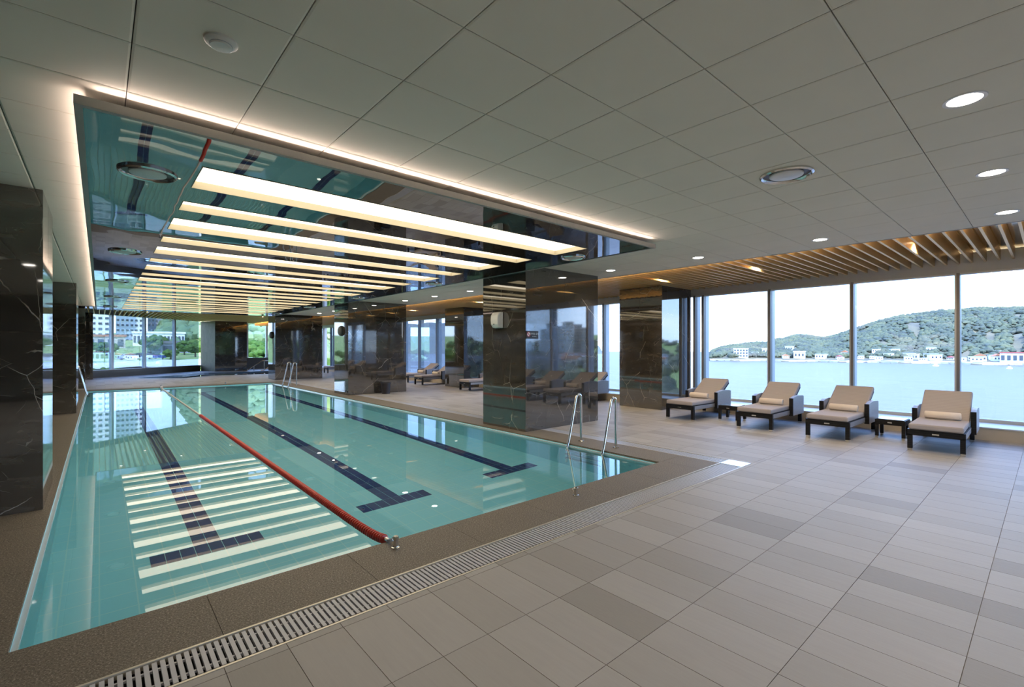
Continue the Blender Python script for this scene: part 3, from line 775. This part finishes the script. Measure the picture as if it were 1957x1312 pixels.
def text(body, size, loc, parent, mat, rot=(R(90),0,0)):
    cu = bpy.data.curves.new('sign_lettering', 'FONT'); cu.body = body; cu.size = size; cu.align_x = 'CENTER'; cu.align_y = 'CENTER'; cu.extrude = .0008
    tmp = bpy.data.objects.new('tmp', cu); C.objects.link(tmp); bpy.context.view_layer.update()
    me = bpy.data.meshes.new_from_object(tmp.evaluated_get(bpy.context.evaluated_depsgraph_get())); bpy.data.objects.remove(tmp); me.materials.clear(); me.materials.append(mat)
    o = bpy.data.objects.new('sign_lettering', me); C.objects.link(o); o.parent = parent; o.location = loc; o.rotation_euler = rot
text('다이빙 금지', .046, (.05,-.0095,.018), sg, M['signtext']); text('No Diving', .026, (.05,-.0095,-.032), sg, M['signtext'])

bn = thing('waste_bin', 'small dark waste bin at the foot of the second pool pillar', 'bin', (7.42,15.08,0))
MB().lathe([(.13,0),(.165,.36),(.165,.38),(.15,.38),(.118,.02),(.001,.02)], 24).obj('bucket', M['dark_bin'], bn, smooth=True)
MB().lathe([(.165,.362),(.178,.366),(.178,.384),(.163,.386)], 24, capped=False).obj('rim', M['dark_bin'], bn, smooth=True)

# ------------------------------------------------------------------ pool ladders
def arc(c, r, a0, a1, n, y):
    return [(c[0]+r*math.cos(R(a0+(a1-a0)*k/n)), y, c[1]+r*math.sin(R(a0+(a1-a0)*k/n))) for k in range(n+1)]
def pool_ladder(label, x_edge, s, y0, y1, top=.80):
    """s=+1: deck on the +x side"""
    t = thing('pool_ladder', label, 'ladder', (x_edge,(y0+y1)/2,0), 0, 'stainless pool ladders')
    for y in (y0-(y0+y1)/2, y1-(y0+y1)/2):
        r = .062; xd = .30
        pts = [(s*xd,y,0),(s*xd,y,top-.2),(s*xd,y,top-r)]
        pts += [(s*(xd-r)+s*r*math.cos(R(a)),y,top-r+r*math.sin(R(a))) for a in (20,45,70,90,110,135,155,168)]
        pts += [(s*.085,y,top*.48),(s*.0,y,.06),(-s*.045,y,-.05),(-s*.07,y,-.16),(-s*.07,y,-.5),(-s*.07,y,-1.0)]
        MB().tube(pts, .021, 10).obj('handrail', M['steel'], t, smooth=True)
        MB().lathe([(.05,0),(.05,.006),(.032,.016),(.024,.018)], 18, (s*xd,y,0)).obj('flange', M['steel'], t, smooth=True)
    for z in (-.25,-.5,-.75): MB().box(-s*.07-.04,y0-(y0+y1)/2,z-.012,-s*.07+.04,(y1-y0)/2,z+.012).obj('tread', M['steel'], t)
    return t
pool_ladder('stainless steel pool ladder on the near right side of the pool', PX1, 1, 4.56, 5.28, .80)
pool_ladder('stainless steel pool ladder in front of the third pool pillar', PX1, 1, 20.7, 21.5, .95)
pool_ladder('stainless steel pool ladder at the far left edge of the pool', PX0, -1, 22.0, 22.6, .95)
def spa_rail(label, x, y):
    t = thing('spa_handrail', label, 'handrail', (x,y,0), 0, 'handrails of the small far pool')
    MB().tube([(-1.15,0,.02),(-.95,0,.03),(-.1,0,.62),(0,0,.68),(.35,0,.68),(.42,0,.62),(.42,0,0)], .024, 8).obj('rail', M['steel'], t, smooth=True)
    for px_ in (-.5,.12): MB().tube([(px_,0,0),(px_,0,.35 if px_ < 0 else .66)], .02, 8).obj('post', M['steel'], t, smooth=True)
    return t
spa_rail('steel handrail of the small far pool, the left one of two', 8.25, 35.0); spa_rail('steel handrail of the small far pool, the right one of two', 9.35, 35.2)
# small far pool basin
sp = thing('small_pool', 'small curved pool with blue-grey rim at the far end', 'pool', (6,32.5,-.5))
rim_in = SP; ctr = Vector((6.0,32.5))
mb = MB(); n = len(SP)
for i in range(n):
    a,b = SP[i],SP[(i+1)%n]
    mb.add([(a.x,a.y,0),(b.x,b.y,0),(b.x,b.y,-.5),(a.x,a.y,-.5)], [(0,1,2,3)])
mb.add([(p.x,p.y,-.5) for p in SP], [tuple(range(n))])
kid(mb.obj('basin', M['small_pool'], sp))
ring = MB()
for i in range(n):
    a,b = SP[i],SP[(i+1)%n]; pa,pb = SP[i-1],SP[(i+2)%n]
    na = Vector((b.y-pa.y, pa.x-b.x)).normalized()*.16; nb = Vector((pb.y-a.y, a.x-pb.x)).normalized()*.16
    ring.add([(a.x,a.y,.004),(b.x,b.y,.004),(b.x+nb.x,b.y+nb.y,.004),(a.x+na.x,a.y+na.y,.004)], [(0,1,2,3)])
kid(ring.obj('rim', M['small_pool'], sp))
mb = MB(); mb.add([(p.x,p.y,-.06) for p in SP], [tuple(range(n))])
tag(mb.obj('small_pool_water', M['water']), 'calm water in the small curved far pool', 'water', kind='stuff')

# ------------------------------------------------------------------ lane rope and anchors
RX0,RY0,RX1,RY1 = 1.785,3.50,1.86,23.42
rope = thing('lane_rope', 'red lane rope of discs floating along the pool', 'lane rope', (RX0,RY0,0))
def rp(y):
    t = (y-RY0)/(RY1-RY0); e = min(y-RY0, RY1-y)
    z = ZW+.012 + .085*math.exp(-max(e,0)*4.5)
    return (RX0+(RX1-RX0)*t, y, z)
kid(MB().tube([rp(RY0+(RY1-RY0)*k/120) for k in range(121)], .006, 6).obj('cable', M['cable'], rope))
dm = MB().lathe([(.012,-.021),(.012,-.013),(.032,-.012),(.039,-.005),(.039,.005),(.032,.012),(.012,.013),(.012,.021)], 16, axis='y').mesh('float_disc', M['red'])
for p in dm.polygons: p.use_smooth = False
y = RY0+.17; k = 0
while k < 232:
    a,b = rp(y-.01),rp(y+.01); kid(link('float_disc', dm, rope, rp(y), (math.atan2(b[2]-a[2],.02),0,0))); y += .042; k += 1
wd = MB()
while y < RY1-.35: wd.lathe([(.008,-.02),(.02,-.016),(.022,0),(.02,.016),(.008,.02)], 8, rp(y), axis='y'); y += .045
tag(kid(wd.obj('pale_floats', M['float_white'], rope)), kind='stuff')
kid(MB().tube([rp(RY1-.36),rp(RY1-.3),rp(RY1-.1)], .045, 10).obj('tensioner', M['float_white'], rope))
hk = MB().tube([rp(RY0+.0),rp(RY0+.06),rp(RY0+.15)], .011, 8).lathe([(.018,-.02),(.018,.02)], 10, rp(RY0+.1), axis='y')
kid(hk.obj('hook', M['steel'], rope))
def anchor(x,y,label):
    t = thing('rope_anchor', label, 'anchor', (x,y,0), 0, 'lane rope anchors in the coping')
    MB().lathe([(.034,0),(.034,.005),(.026,.008)], 18).obj('base_flange', M['steel'], t, smooth=True)
    MB().lathe([(.02,.004),(.02,.062),(.024,.066),(.024,.084),(.018,.09),(.001,.09)], 18).obj('post', M['steel'], t, smooth=True)
    MB().tube([(-.024,.02,.045),(-.024,.034,.06),(0,.042,.066),(.024,.034,.06),(.024,.02,.045)], .006, 6).obj('eye', M['steel'], t, smooth=True)
anchor(1.785,3.455,'steel anchor post holding the near end of the lane rope')
anchor(3.87,3.38,'steel anchor post without a rope on the near coping')
anchor(1.86,23.5,'steel anchor post holding the far end of the lane rope'); anchor(4.1,23.5,'steel anchor post without a rope on the far coping')

# ------------------------------------------------------------------ loungers, towels, side tables
def rbox(x0,y0,z0,x1,y1,z1,name,mat,parent,bev): return box(name,x0,y0,z0,x1,y1,z1,mat,parent,bev)
def make_lounger():
    t = thing('sun_lounger', '', 'sun lounger', (0,0,0), 0, 'black rattan sun loungers by the windows')
    wy = .33
    for ys_ in (-wy,wy): MB().box(.05,ys_-.003,.245,.92,ys_+.003,.325).obj('side_sheen', M['rattan_sheen'], t)  # thin sheets over the frame sides, coloured as window sheen
    MB().box(0,-wy,.24,1.68,-wy+.05,.33).box(0,wy-.05,.24,1.68,wy,.33).box(0,-wy+.05,.24,.05,wy-.05,.33).box(1.63,-wy+.05,.24,1.68,wy-.05,.33).box(.05,-wy+.05,.29,1.63,wy-.05,.315).obj('seat_frame', M['rattan'], t)
    for x in (.0,1.60):
        for y in (-wy,wy-.06):
            l = MB().box(x,y,.035,x+.06,y+.06,.25).obj('leg', M['rattan'], t)
            MB().box(x+.002,y+.002,0,x+.058,y+.058,.036).obj('foot_cap', M['steel'], l)
    for s in (-1,1):
        y0,y1 = (wy-.005,wy+.06) if s > 0 else (-wy-.06,-wy+.005)
        prof = [(.93,.22),(.93,.565),(1.05,.60),(1.25,.615),(1.50,.60),(1.58,.585),(1.58,.22)]
        ap = MB().extr(prof, 'y', y0, y1).obj('arm_panel', M['rattan_sheen'], t, bevel=.008)
        box('front_edge', .915,y0-.002,.215,.945,y1+.002,.572, M['rattan'], ap)
    # seat cushion and raised back
    box('seat_cushion', -.02,-wy+.015,.333,1.02,wy-.015,.42, M['fabric'], t, bevel=.022)
    ca,sa = math.cos(R(33)), math.sin(R(33))
    def P(u,v): return (1.0+u*ca-v*sa, .345+u*sa+v*ca)
    q = [P(0,0),P(.80,0),P(.80,.085),P(0,.085)]
    MB().extr(q, 'y', -wy+.02, wy-.02).obj('back_cushion', M['fabric'], t, bevel=.022)
    q = [P(.02,-.04),P(.78,-.04),P(.78,-.004),P(.02,-.004)]
    MB().extr(q, 'y', -wy+.03, wy-.03).obj('back_frame', M['rattan'], t)
    MB().tube([(1.42,-.2,.3),(1.5,-.2,.58)], .012, 6).tube([(1.42,.2,.3),(1.5,.2,.58)], .012, 6).obj('back_prop', M['alu_dark'], t)
    box('name_tag', -.004,-.04,.268,0,.04,.288, M['steel'], t)
    return t
def make_towel():
    t = thing('rolled_towel', '', 'towel', (0,0,0), 0, 'rolled towels on the loungers')
    pts = [(0,-.21+.42*k/10,0) for k in range(11)]
    MB().lathe([(.052,-.22),(.06,-.21),(.062,0),(.06,.21),(.052,.22)], 20, axis='y').obj('roll', M['towel'], t, smooth=True)
    sp_ = MB()
    for s in (-1,1):
        q = []
        for k in range(26):
            a = k*.6; r = .008+.0017*k; q.append((r*math.cos(a), s*.221, r*math.sin(a)))
        sp_.tube(q, .003, 5)
    sp_.obj('rolled_edge', M['towel'], t)
    MB().box(-.06,-.2,-.028,-.03,.2,-.018).obj('loose_flap', M['towel'], t)
    return t
L0 = make_lounger(); T0 = make_towel()
lspots = [(9.49,1.155,'taupe-cushioned black rattan lounger nearest the right edge of the picture',True),
          (9.50,2.57,'taupe-cushioned black rattan lounger second from the right edge',True),
          (9.55,3.80,'taupe-cushioned black rattan lounger third from the right edge',True),
          (9.62,5.40,'taupe-cushioned black rattan lounger next to the window pillar',True),
          (10.0,9.15,'lounger just behind the nearest pool pillar, only its raised back showing',False),
          (10.02,14.1,'lounger foot peeping out left of the nearest pool pillar',False),
          (10.1,17.55,'lounger seen right of the second pool pillar, its foot toward the pool',True),
          (10.3,19.15,'lounger partly hidden behind the second pool pillar, before the windows',True),
          (10.4,29.2,'farthest lounger, seen between the second and third pool pillars',False)]
first = True; firstt = True
tl_ = ['rolled pale towel on the lounger nearest the right edge','rolled pale towel on the lounger second from the right edge','rolled pale towel on the lounger third from the right edge','rolled pale towel on the lounger next to the window pillar','','','rolled pale towel on the lounger right of the second pool pillar','rolled pale towel on the lounger partly behind the second pool pillar','']
for k,(x,y,lab,tw_) in enumerate(lspots):
    o = L0 if first else copy_tree(L0); first = False
    o.location = (x,y,0); o['label'] = lab; o.rotation_euler = (0,0,R((1.2,-1,.6,-1.5,2,-1,0,1,0)[k]))
    if tw_:
        q = T0 if firstt else copy_tree(T0); firstt = False
        q.location = (x+.88,y+(.02,-.03,.01,.0,0,0,.02,0,0)[k],.482); q['label'] = tl_[k]; q.rotation_euler = (0,0,R((3,-2,2,-3,0,0,1,2,0)[k]))
def make_table():
    t = thing('side_table', '', 'side table', (0,0,0), 0, 'low rattan side tables')
    MB().box(-.21,-.21,.24,.21,-.17,.33).box(-.21,.17,.24,.21,.21,.33).box(-.21,-.17,.24,-.17,.17,.33).box(.17,-.17,.24,.21,.17,.33).obj('apron', M['rattan'], t)
    for x in (-.21,.16):
        for y in (-.21,.16):
            l = MB().box(x,y,.035,x+.05,y+.05,.25).obj('leg', M['rattan'], t); MB().box(x+.002,y+.002,0,x+.048,y+.048,.036).obj('foot_cap', M['steel'], l)
    box('glass_top', -.19,-.19,.331,.19,.19,.34, M['glass_top'], t)
    box('name_tag', -.214,-.03,.275,-.21,.03,.293, M['steel'], t)
    return t
tb = make_table(); tb.location = (10.58,1.86,0); tb['label'] = 'low black rattan side table between the two rightmost loungers'
tb2 = copy_tree(tb); tb2.location = (10.42,4.6,0); tb2['label'] = 'low black rattan side table between the two loungers by the window pillar'

# ------------------------------------------------------------------ outside: sea and hills
ZS = -12.0
def terrain(name, mat, p0, p1, np_, radii, hfun):
    mb = MB(); n = len(radii)
    for i in range(np_+1):
        ph = p0+(p1-p0)*i/np_
        for r in radii: x,y,_ = pol(ph,r); mb.v.append((x,y,hfun(ph,r)))
    for i in range(np_):
        for j in range(n-1):
            a = i*n+j; mb.f.append((a,a+1,a+n+1,a+n)); mb.m.append(0)
    return mb.obj(name, mat, smooth=True)
n = 96; mb = MB(); mb.add([(1500*math.cos(2*math.pi*k/n),1500*math.sin(2*math.pi*k/n),ZS) for k in range(n)], [tuple(range(n))])
tag(mb.obj('sea', M['sea']), 'pale blue sea stretching to the far shore outside', 'sea', kind='stuff')
# opposite shore: ridge line (picture column, row) turned into heights
ridge = [(1350,690),(1358,676),(1380,668),(1400,664),(1440,659),(1468,658),(1480,653),(1500,650),(1517,644.5),(1540,643.5),(1565,648),(1580,647.5),(1600,643),(1640,629),(1680,616),(1720,607),(1760,601),(1800,596),(1830,595),(1860,592),(1957,591)]
rid = []
for x,y in ridge:
    ph = px_dir(x); rr = 560 + 300*min(1,max(0,(ph-64)/18)); d = rr*math.cos(R(ph-YAW)); rid.append((ph, 1.6+(663-y)/F_PX*d, rr))
rid += [(96,62,860),(104,48,840),(112,40,800),(120,34,760),(132,46,760),(150,60,760),(170,50,760)]
def interp(ph):
    if ph <= rid[0][0]: return rid[0][1], rid[0][2]
    for a,b in zip(rid,rid[1:]):
        if a[0] <= ph <= b[0]:
            t = (ph-a[0])/(b[0]-a[0]); return a[1]+(b[1]-a[1])*t, a[2]+(b[2]-a[2])*t
    return rid[-1][1], rid[-1][2]
def shore(ph): return 515+6*math.sin(ph*1.3) 
def east_h(ph, r):
    hr, rr = interp(ph); s = shore(ph)
    t = (r-s)/(rr-s)
    if t <= 0: return ZS-1.5
    base = ZS+1.8
    if t < .12: z = base + t/.12*1.5
    elif t <= 1: z = base+1.5 + (hr-base-1.5)*((t-.12)/.88)**.85
    else: z = hr - (r-rr)*.12
    nz = noise.noise(Vector((ph*.35, r*.012, 3)))*.16 + noise.noise(Vector((ph*1.1, r*.03, 7)))*.07
    if .15 < t < .97: z += (hr-base)*nz*math.sin(math.pi*min(1,t))
    end = min(1, max(0,(ph-63.4)/.8)) if ph < 66 else 1
    return ZS-1.5 + (z-ZS+1.5)*end
radii = [500+5*k for k in range(25)]+[630+12*k for k in range(28)]+[980,1040]
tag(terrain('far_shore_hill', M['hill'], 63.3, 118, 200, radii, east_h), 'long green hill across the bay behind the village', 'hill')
# forest crowns on the hill
def blob(mb, c, rx, rz, rnd, seg=6):
    vs_ = []; fs = []
    rings = [(-.55,.6),(0,1),(.55,.8),(.95,.3)]
    ph0 = rnd.random()*6
    for z,rr in rings:
        for k in range(seg):
            a = ph0+2*math.pi*k/seg; q = rx*rr*rnd.uniform(.8,1.2); vs_.append((c[0]+q*math.cos(a),c[1]+q*math.sin(a),c[2]+rz*z))
    for j in range(len(rings)-1):
        for k in range(seg): fs.append((j*seg+k,j*seg+(k+1)%seg,(j+1)*seg+(k+1)%seg,(j+1)*seg+k))
    fs.append(tuple(range((len(rings)-1)*seg,len(rings)*seg))); mb.add(vs_, fs)
rnd = random.Random(3); fo = MB()
for k in range(14000):
    ph = rnd.uniform(64.0, 93 if k < 13000 else 118); hr, rr = interp(ph); s = shore(ph)
    t = rnd.uniform(.12,1.03) if k % 5 else rnd.uniform(.93,1.02)
    if noise.noise(Vector((ph*.8,t*4,1))) < -.33 and t < .9: continue
    r = s+(rr-s)*t; x,y,_ = pol(ph,r); sz = rnd.uniform(1.3,3.1); blob(fo, (x,y,east_h(ph,r)+sz*.5), sz, sz*rnd.uniform(.7,1.1), rnd)
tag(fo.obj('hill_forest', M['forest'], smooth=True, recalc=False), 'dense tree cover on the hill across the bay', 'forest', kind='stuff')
# sea wall and village
mb = MB(); ph = 63.9
while ph < 96:
    a,b = pol(ph,shore(ph)-1),pol(ph+.5,shore(ph+.5)-1); c,d = pol(ph+.5,shore(ph+.5)+9),pol(ph,shore(ph)+9)
    mb.add([(a[0],a[1],ZS-1),(b[0],b[1],ZS-1),(b[0],b[1],ZS+1.6),(a[0],a[1],ZS+1.6),(c[0],c[1],ZS+2.2),(d[0],d[1],ZS+2.2)], [(0,1,2,3),(3,2,4,5)]); ph += .5
tag(mb.obj('sea_wall', M['sand']), 'pale stone sea wall along the far shore', 'sea wall')
def house_mesh(w,d,h,wall,roof,flat_):
    wb2 = MB().box(-w/2,-d/2,-2,w/2,d/2,h)
    rb = MB()
    if flat_: rb.box(-w/2-.3,-d/2-.3,h,w/2+.3,d/2+.3,h+.5)
    else: rb.extr([(-d/2-.5,h-.1),(0,h+d*.28),(d/2+.5,h-.1)], 'x', -w/2-.4, w/2+.4)
    wi = MB()
    for k in range(3): wi.box(-w/2-.05,-d/2+d*(k+.3)/3.2,h*.35,-w/2,-d/2+d*(k+.75)/3.2,h*.7)
    return wb2.mesh('walls', wall), rb.mesh('roof', roof), wi.mesh('windows', M['pane_dark'])
hm = [house_mesh(6,7,4,M['bwhite'],M['orange'],False), house_mesh(6,8,4.2,M['bwhite'],M['bgrey'],True), house_mesh(5,6,3.4,M['bcream'],M['redroof'],False), house_mesh(7,9,5.5,M['bcream'],M['bwhite'],True)]
hlab = ['small white house with an orange roof in the village across the bay','small white flat-roofed house in the village across the bay','small cream house with a red roof in the village across the bay','cream flat-roofed building in the village across the bay']
rnd = random.Random(11); used = []
for k in range(150):
    ph = rnd.uniform(74.5, 90.5) if k > 14 else rnd.uniform(68, 76)
    t = rnd.choice((12,13,20,29,40,13,22,55)) + rnd.uniform(0,5); r = shore(ph)+t
    if any(abs(ph-a)*9 < 8 and abs(r-b) < 9 for a,b in used): continue
    used.append((ph,r)); x,y,_ = pol(ph,r); i = rnd.choice((1,1,1,3,3,0,2,1))
    e = thing('village_house', hlab[i], 'house', (x,y,east_h(ph,r)), R(90-ph+rnd.uniform(-25,25))-0, 'village houses, type %d' % (i+1))
    q = rnd.uniform(.5,1.05); e.scale = (q,q,q*rnd.uniform(.8,1.2))
    link('walls', hm[i][0], e); link('roof', hm[i][1], e); link('window_row', hm[i][2], e)
def far_building(name, label, cat, ph, r, w, d, h, wall, roof, floors, cols, z=None, win=True):
    x,y,_ = pol(ph,r); e = thing(name, label, cat, (x,y,z if z is not None else east_h(ph,r)), R(-ph))
    MB().box(-w/2,-d/2,-3,w/2,d/2,h).obj('walls', wall, e)
    MB().box(-w/2-.4,-d/2-.4,h,w/2+.4,d/2+.4,h+.8).obj('roof', roof, e)
    if win:
        fh = h/floors; cw = w/cols
        wm_ = MB().box(-cw*.3,-.25,-fh*.28,cw*.3,.05,fh*.28).mesh('window', M['pane_dark'])
        for i in range(floors):
            for j in range(cols): link('window', wm_, e, (-w/2+cw*(j+.5),-d/2,fh*(i+.5)))
    return e
far_building('shore_villa','white three-storey villa on the wooded headland','building', px_dir(1416), shore(px_dir(1416))+14, 13,8,8, M['bwhite'],M['bwhite'],3,5)
far_building('shore_hall','long pale hall with a red roof at the right end of the far shore','building', px_dir(1940), shore(px_dir(1940))+6, 16,12,7, M['bwhite'],M['redroof'],1,5)
def boat(ph, r, label, s=1):
    x,y,_ = pol(ph,r); e = thing('boat', label, 'boat', (x,y,ZS), R(-ph+70))
    MB().prism([(-3*s,-.9*s),(2*s,-.9*s),(3.6*s,0),(2*s,.9*s),(-3*s,.9*s)], -.1, .8*s).obj('hull', M['bwhite'], e); MB().box(-1.6*s,-.6*s,.8*s,.6*s,.6*s,1.9*s).obj('cabin', M['bwhite'], e)
boat(px_dir(1789),455,'small white boat moored off the village left of the right mullion'); boat(px_dir(1930),430,'small white boat near the red-roofed hall',.8)
# land and tower blocks toward the south-east (they show in the polished pillars)
def south_h(ph, r):
    e = min(1,max(0,(ph-103)/7)); z = -9.5+max(0,r-200)*.006
    hm_ = max(0,min(1,(r-430)/200)); z += hm_*(20+6*math.sin(ph*.3+1.2))*(.9+.25*noise.noise(Vector((ph*.2,r*.01,1))))
    return (ZS-2)+(z-ZS+2)*e
tag(terrain('south_shore_land', M['lawn'], 101, 170, 90, [70+12*k for k in range(20)]+[315+22*k for k in range(18)], south_h), 'wooded shore to the right that shows only in the polished pillars', 'hill')
rnd = random.Random(5); fo = MB()
for k in range(1500):
    ph = rnd.uniform(108,165); r = rnd.uniform(90,640); x,y,_ = pol(ph,r); sz = rnd.uniform(1.6,4)
    if r < 260 and k % 4: continue
    blob(fo, (x,y,south_h(ph,r)+sz*.5), sz, sz*.9, rnd)
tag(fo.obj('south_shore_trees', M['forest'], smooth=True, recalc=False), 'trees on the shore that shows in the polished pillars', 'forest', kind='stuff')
for k,(ph,hh) in enumerate(((128.6,26),(129.6,29),(130.7,31),(131.7,28),(132.7,30),(133.6,25))):
    far_building('tower_block',f'pale apartment tower mirrored in the nearest pillar, {ords[k]} of six along the shore','building', ph, 400+8*(k%2), 7.5,10,hh, M['bcream'],M['bgrey'],11,3, -8.5)
for k in range(40):
    ph = rnd.uniform(118,146); far_building('shore_house',f'low house on the shore mirrored in the pillars, {["white","cream"][k%2]} walled','house', ph, rnd.uniform(190,340), 10,8,5, M['bwhite'] if k%2 == 0 else M['bcream'],M['orange'] if k%3 == 0 else M['bgrey'],1,3, -8.8)['group'] = f'shore houses in the mirror image, {["white","cream"][k%2]}'
# distant headland to the north-east
def north_far(ph, r):
    prof = max(0, min(1,(52-ph)/10))*max(0,min(1,(ph-8)/6)); hh = 80*prof*(.85+.3*noise.noise(Vector((ph*.12,2,0))))
    t = (r-1000)/330
    if t <= 0: return ZS-1
    return ZS+2+(hh+12)*min(1,t)**.8*(1+.12*noise.noise(Vector((ph*.5,r*.01,0))))*(1 if prof > 0 else .0)
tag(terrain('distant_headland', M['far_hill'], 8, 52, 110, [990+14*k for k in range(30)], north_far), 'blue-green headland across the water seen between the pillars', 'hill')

# ------------------------------------------------------------------ outside: land beyond the slanted windows
def north_h(ph, r):
    z = -2.6
    if r < 60: z = -1.4
    elif r < 80: z = -1.4-1.2*(r-60)/20
    if r > 120: z += (r-120)*.035
    hillm = max(0,min(1,(ph-4)/4))*max(0,min(1,(r-250)/220)); z += 70*hillm
    z += .35*noise.noise(Vector((ph*.9,r*.05,4)))*min(1,r/60)
    z += 3.5*noise.noise(Vector((ph*.8,r*.03,9)))*hillm
    if ph > 17: z = z + (ZS-2-z)*min(1,(ph-17)/5) if r < 420 else z
    return z
rad = [41+2*k for k in range(20)]+[84+6*k for k in range(30)]+[280+20*k for k in range(22)]
tag(terrain('lawn', M['lawn'], -75, 24, 140, rad, north_h), 'bright green lawn and slope beyond the far windows', 'lawn', kind='stuff')
tag(MB().box(-45,YB-10,-14,XL-.5,36,-1.6).obj('side_lawn', M['lawn']), 'green lawn left of the building', 'lawn', kind='stuff')
rnd = random.Random(8); fo = MB()
for k in range(2600):
    ph = rnd.uniform(4.4,24); r = rnd.uniform(255,640); x,y,_ = pol(ph,r); sz = rnd.uniform(1.8,4)
    blob(fo, (x,y,north_h(ph,r)+sz*.45), sz, sz*.9, rnd)
tag(fo.obj('north_hill_forest', M['leaf_far'], smooth=True, recalc=False), 'wooded hillside beyond the far windows', 'forest', kind='stuff')
mb = MB(); pr = None
for k in range(40):
    ph = -18+k*.95; r0,r1 = 96+k*.9,112+k*1.1; a,b = pol(ph,r0),pol(ph,r1); q = [(a[0],a[1],north_h(ph,r0)+.35),(b[0],b[1],north_h(ph,r1)+.45)]
    if pr: mb.add([pr[0],pr[1],q[1],q[0]], [(0,1,2,3)])
    pr = q
tag(mb.obj('road', M['road']), 'pale road crossing the lawn beyond the far windows', 'road')
def tower(label, p0, p1, r, h, floors, cols, wall, zb_):
    """apartment wing whose front runs between two bearings at distance r"""
    a,b = Vector(pol(p0,r)),Vector(pol(p1,r)); w = (b-a).length; m = (a+b)/2; ang = math.atan2(b.y-a.y,b.x-a.x)
    e = thing('apartment_tower', label, 'apartment', (m.x,m.y,zb_), ang, 'white apartment towers beyond the far windows')
    MB().box(-w/2,0,-6,w/2,16,h).obj('walls', wall, e); MB().box(-w/2-.3,-.3,h,w/2+.3,16.3,h+1.2).obj('parapet', M['bwhite'], e)
    fh = h/floors; cw = w/cols
    wi = MB().box(-cw*.27,-.25,-.6,cw*.27,.1,.55).mesh('window', M['pane_dark']); ba = MB().box(-cw*.42,-1.0,-.15,cw*.42,0,.0).mesh('balcony_slab', M['bwhite'])
    for i in range(floors):
        for j in range(cols):
            link('window', wi, e, (-w/2+cw*(j+.5),0,fh*(i+.55)))
    return e
tower('white apartment tower at the left of the slanted windows', -3.4, .75, 345, 84, 28, 9, M['bwhite'], 4)
tower('white apartment tower in the second pane of the slanted windows', 1.15, 3.15, 362, 84, 28, 6, M['bwhite'], 4)
tower('lower white apartment block in the third pane of the slanted windows', 3.5, 5.15, 372, 20.5, 7, 6, M['bgrey'], 5)
e = far_building('low_hall','low hall with an orange roof at the foot of the apartment tower','building', .1, 235, 14,8,4.5, M['bcream'],M['orange'],1,5, 1.0)
e = far_building('station_hall','white flat-roofed hall below the third pane','building', 4.4, 260, 18,10,5, M['bwhite'],M['bwhite'],1,14, 2.5)
e = far_building('canopy_shed','dark flat shed in the right-hand panes of the slanted windows','building', 5.6, 190, 14,6,3.0, M['bgrey'],M['alu_dark'],1,4, -.2)
def car(ph, r, col, label):
    x,y,_ = pol(ph,r); e = thing('parked_car', label, 'car', (x,y,north_h(ph,r)+.1), R(-ph))
    MB().extr([(-2.1,.3),(2.1,.3),(2.1,.8),(1.9,.95),(-1.9,1.0),(-2.1,.8)], 'y', -.85,.85).obj('body', col, e)
    MB().extr([(-1.5,.95),(1.1,.95),(.6,1.45),(-1.1,1.45)], 'y', -.75,.75).obj('cabin', M['pane_dark'], e)
    for wx in (-1.3,1.3):
        for wy in (-.85,.65): MB().lathe([(.32,0),(.32,.2)], 12, (wx,wy,.32), axis='y').obj('wheel', M['black'], e)
cc = [('dark grey',M['alu_dark']),('white',M['bwhite']),('black',M['black']),('silver',M['alu_light']),('dark blue',M['navy'])]
for k in range(5): car(2.05+k*.52,150,cc[k][1],f'{cc[k][0]} car parked beyond the road in the far windows')
def tree(ph, r, h, w, label, cat='tree', hf=north_h, nb=46):
    x,y,_ = pol(ph,r); e = thing('tree' if cat == 'tree' else 'bush', label, cat, (x,y,hf(ph,r)), 0, 'trees and bushes beyond the far windows'); rnd2 = random.Random(int(ph*100+r))
    cr = MB()
    for k in range(nb):
        a = rnd2.uniform(0,6.28); u = rnd2.uniform(-1,1); q = math.sqrt(1-u*u)*w*.36; c0 = h*.62 if cat == 'tree' else h*.45
        sz = min(w,h)*rnd2.uniform(.13,.22); blob(cr, (q*math.cos(a),q*math.sin(a),c0+u*h*.3), sz, sz, rnd2, 7)
    cr.obj('crown', M['leaf'], e, smooth=True, recalc=False)
    if cat == 'tree': MB().lathe([(.22,-.3),(.14,h*.6)], 8).obj('trunk', M['bark'], e)
for k,(ph,r,h,w) in enumerate(((.5,175,3.5,6),(-.2,195,3,7),(3.75,185,5.5,6),(4.35,190,5,6),(6.4,175,4,5),(7.3,160,4.5,5),(12.5,130,5,7),(13.3,110,3.5,6),(5.3,150,2.5,4))):
    tree(ph,r,h,w,f'leafy green tree beyond the far windows, {ords[k]} of nine at different distances')
for k,(ph,r,h,w) in enumerate(((-.2,75,1.6,8),(2.4,80,1.5,7),(7.3,84,1.5,6),(19.6,70,9,10),(21,90,11,12),(-8,60,3,9),(-14,55,4,10),(-20,52,4,12),(-27,50,5,12))):
    tree(ph,r,h,w,f'rounded green bush on the lawn outside, {ords[k]} of nine','bush')
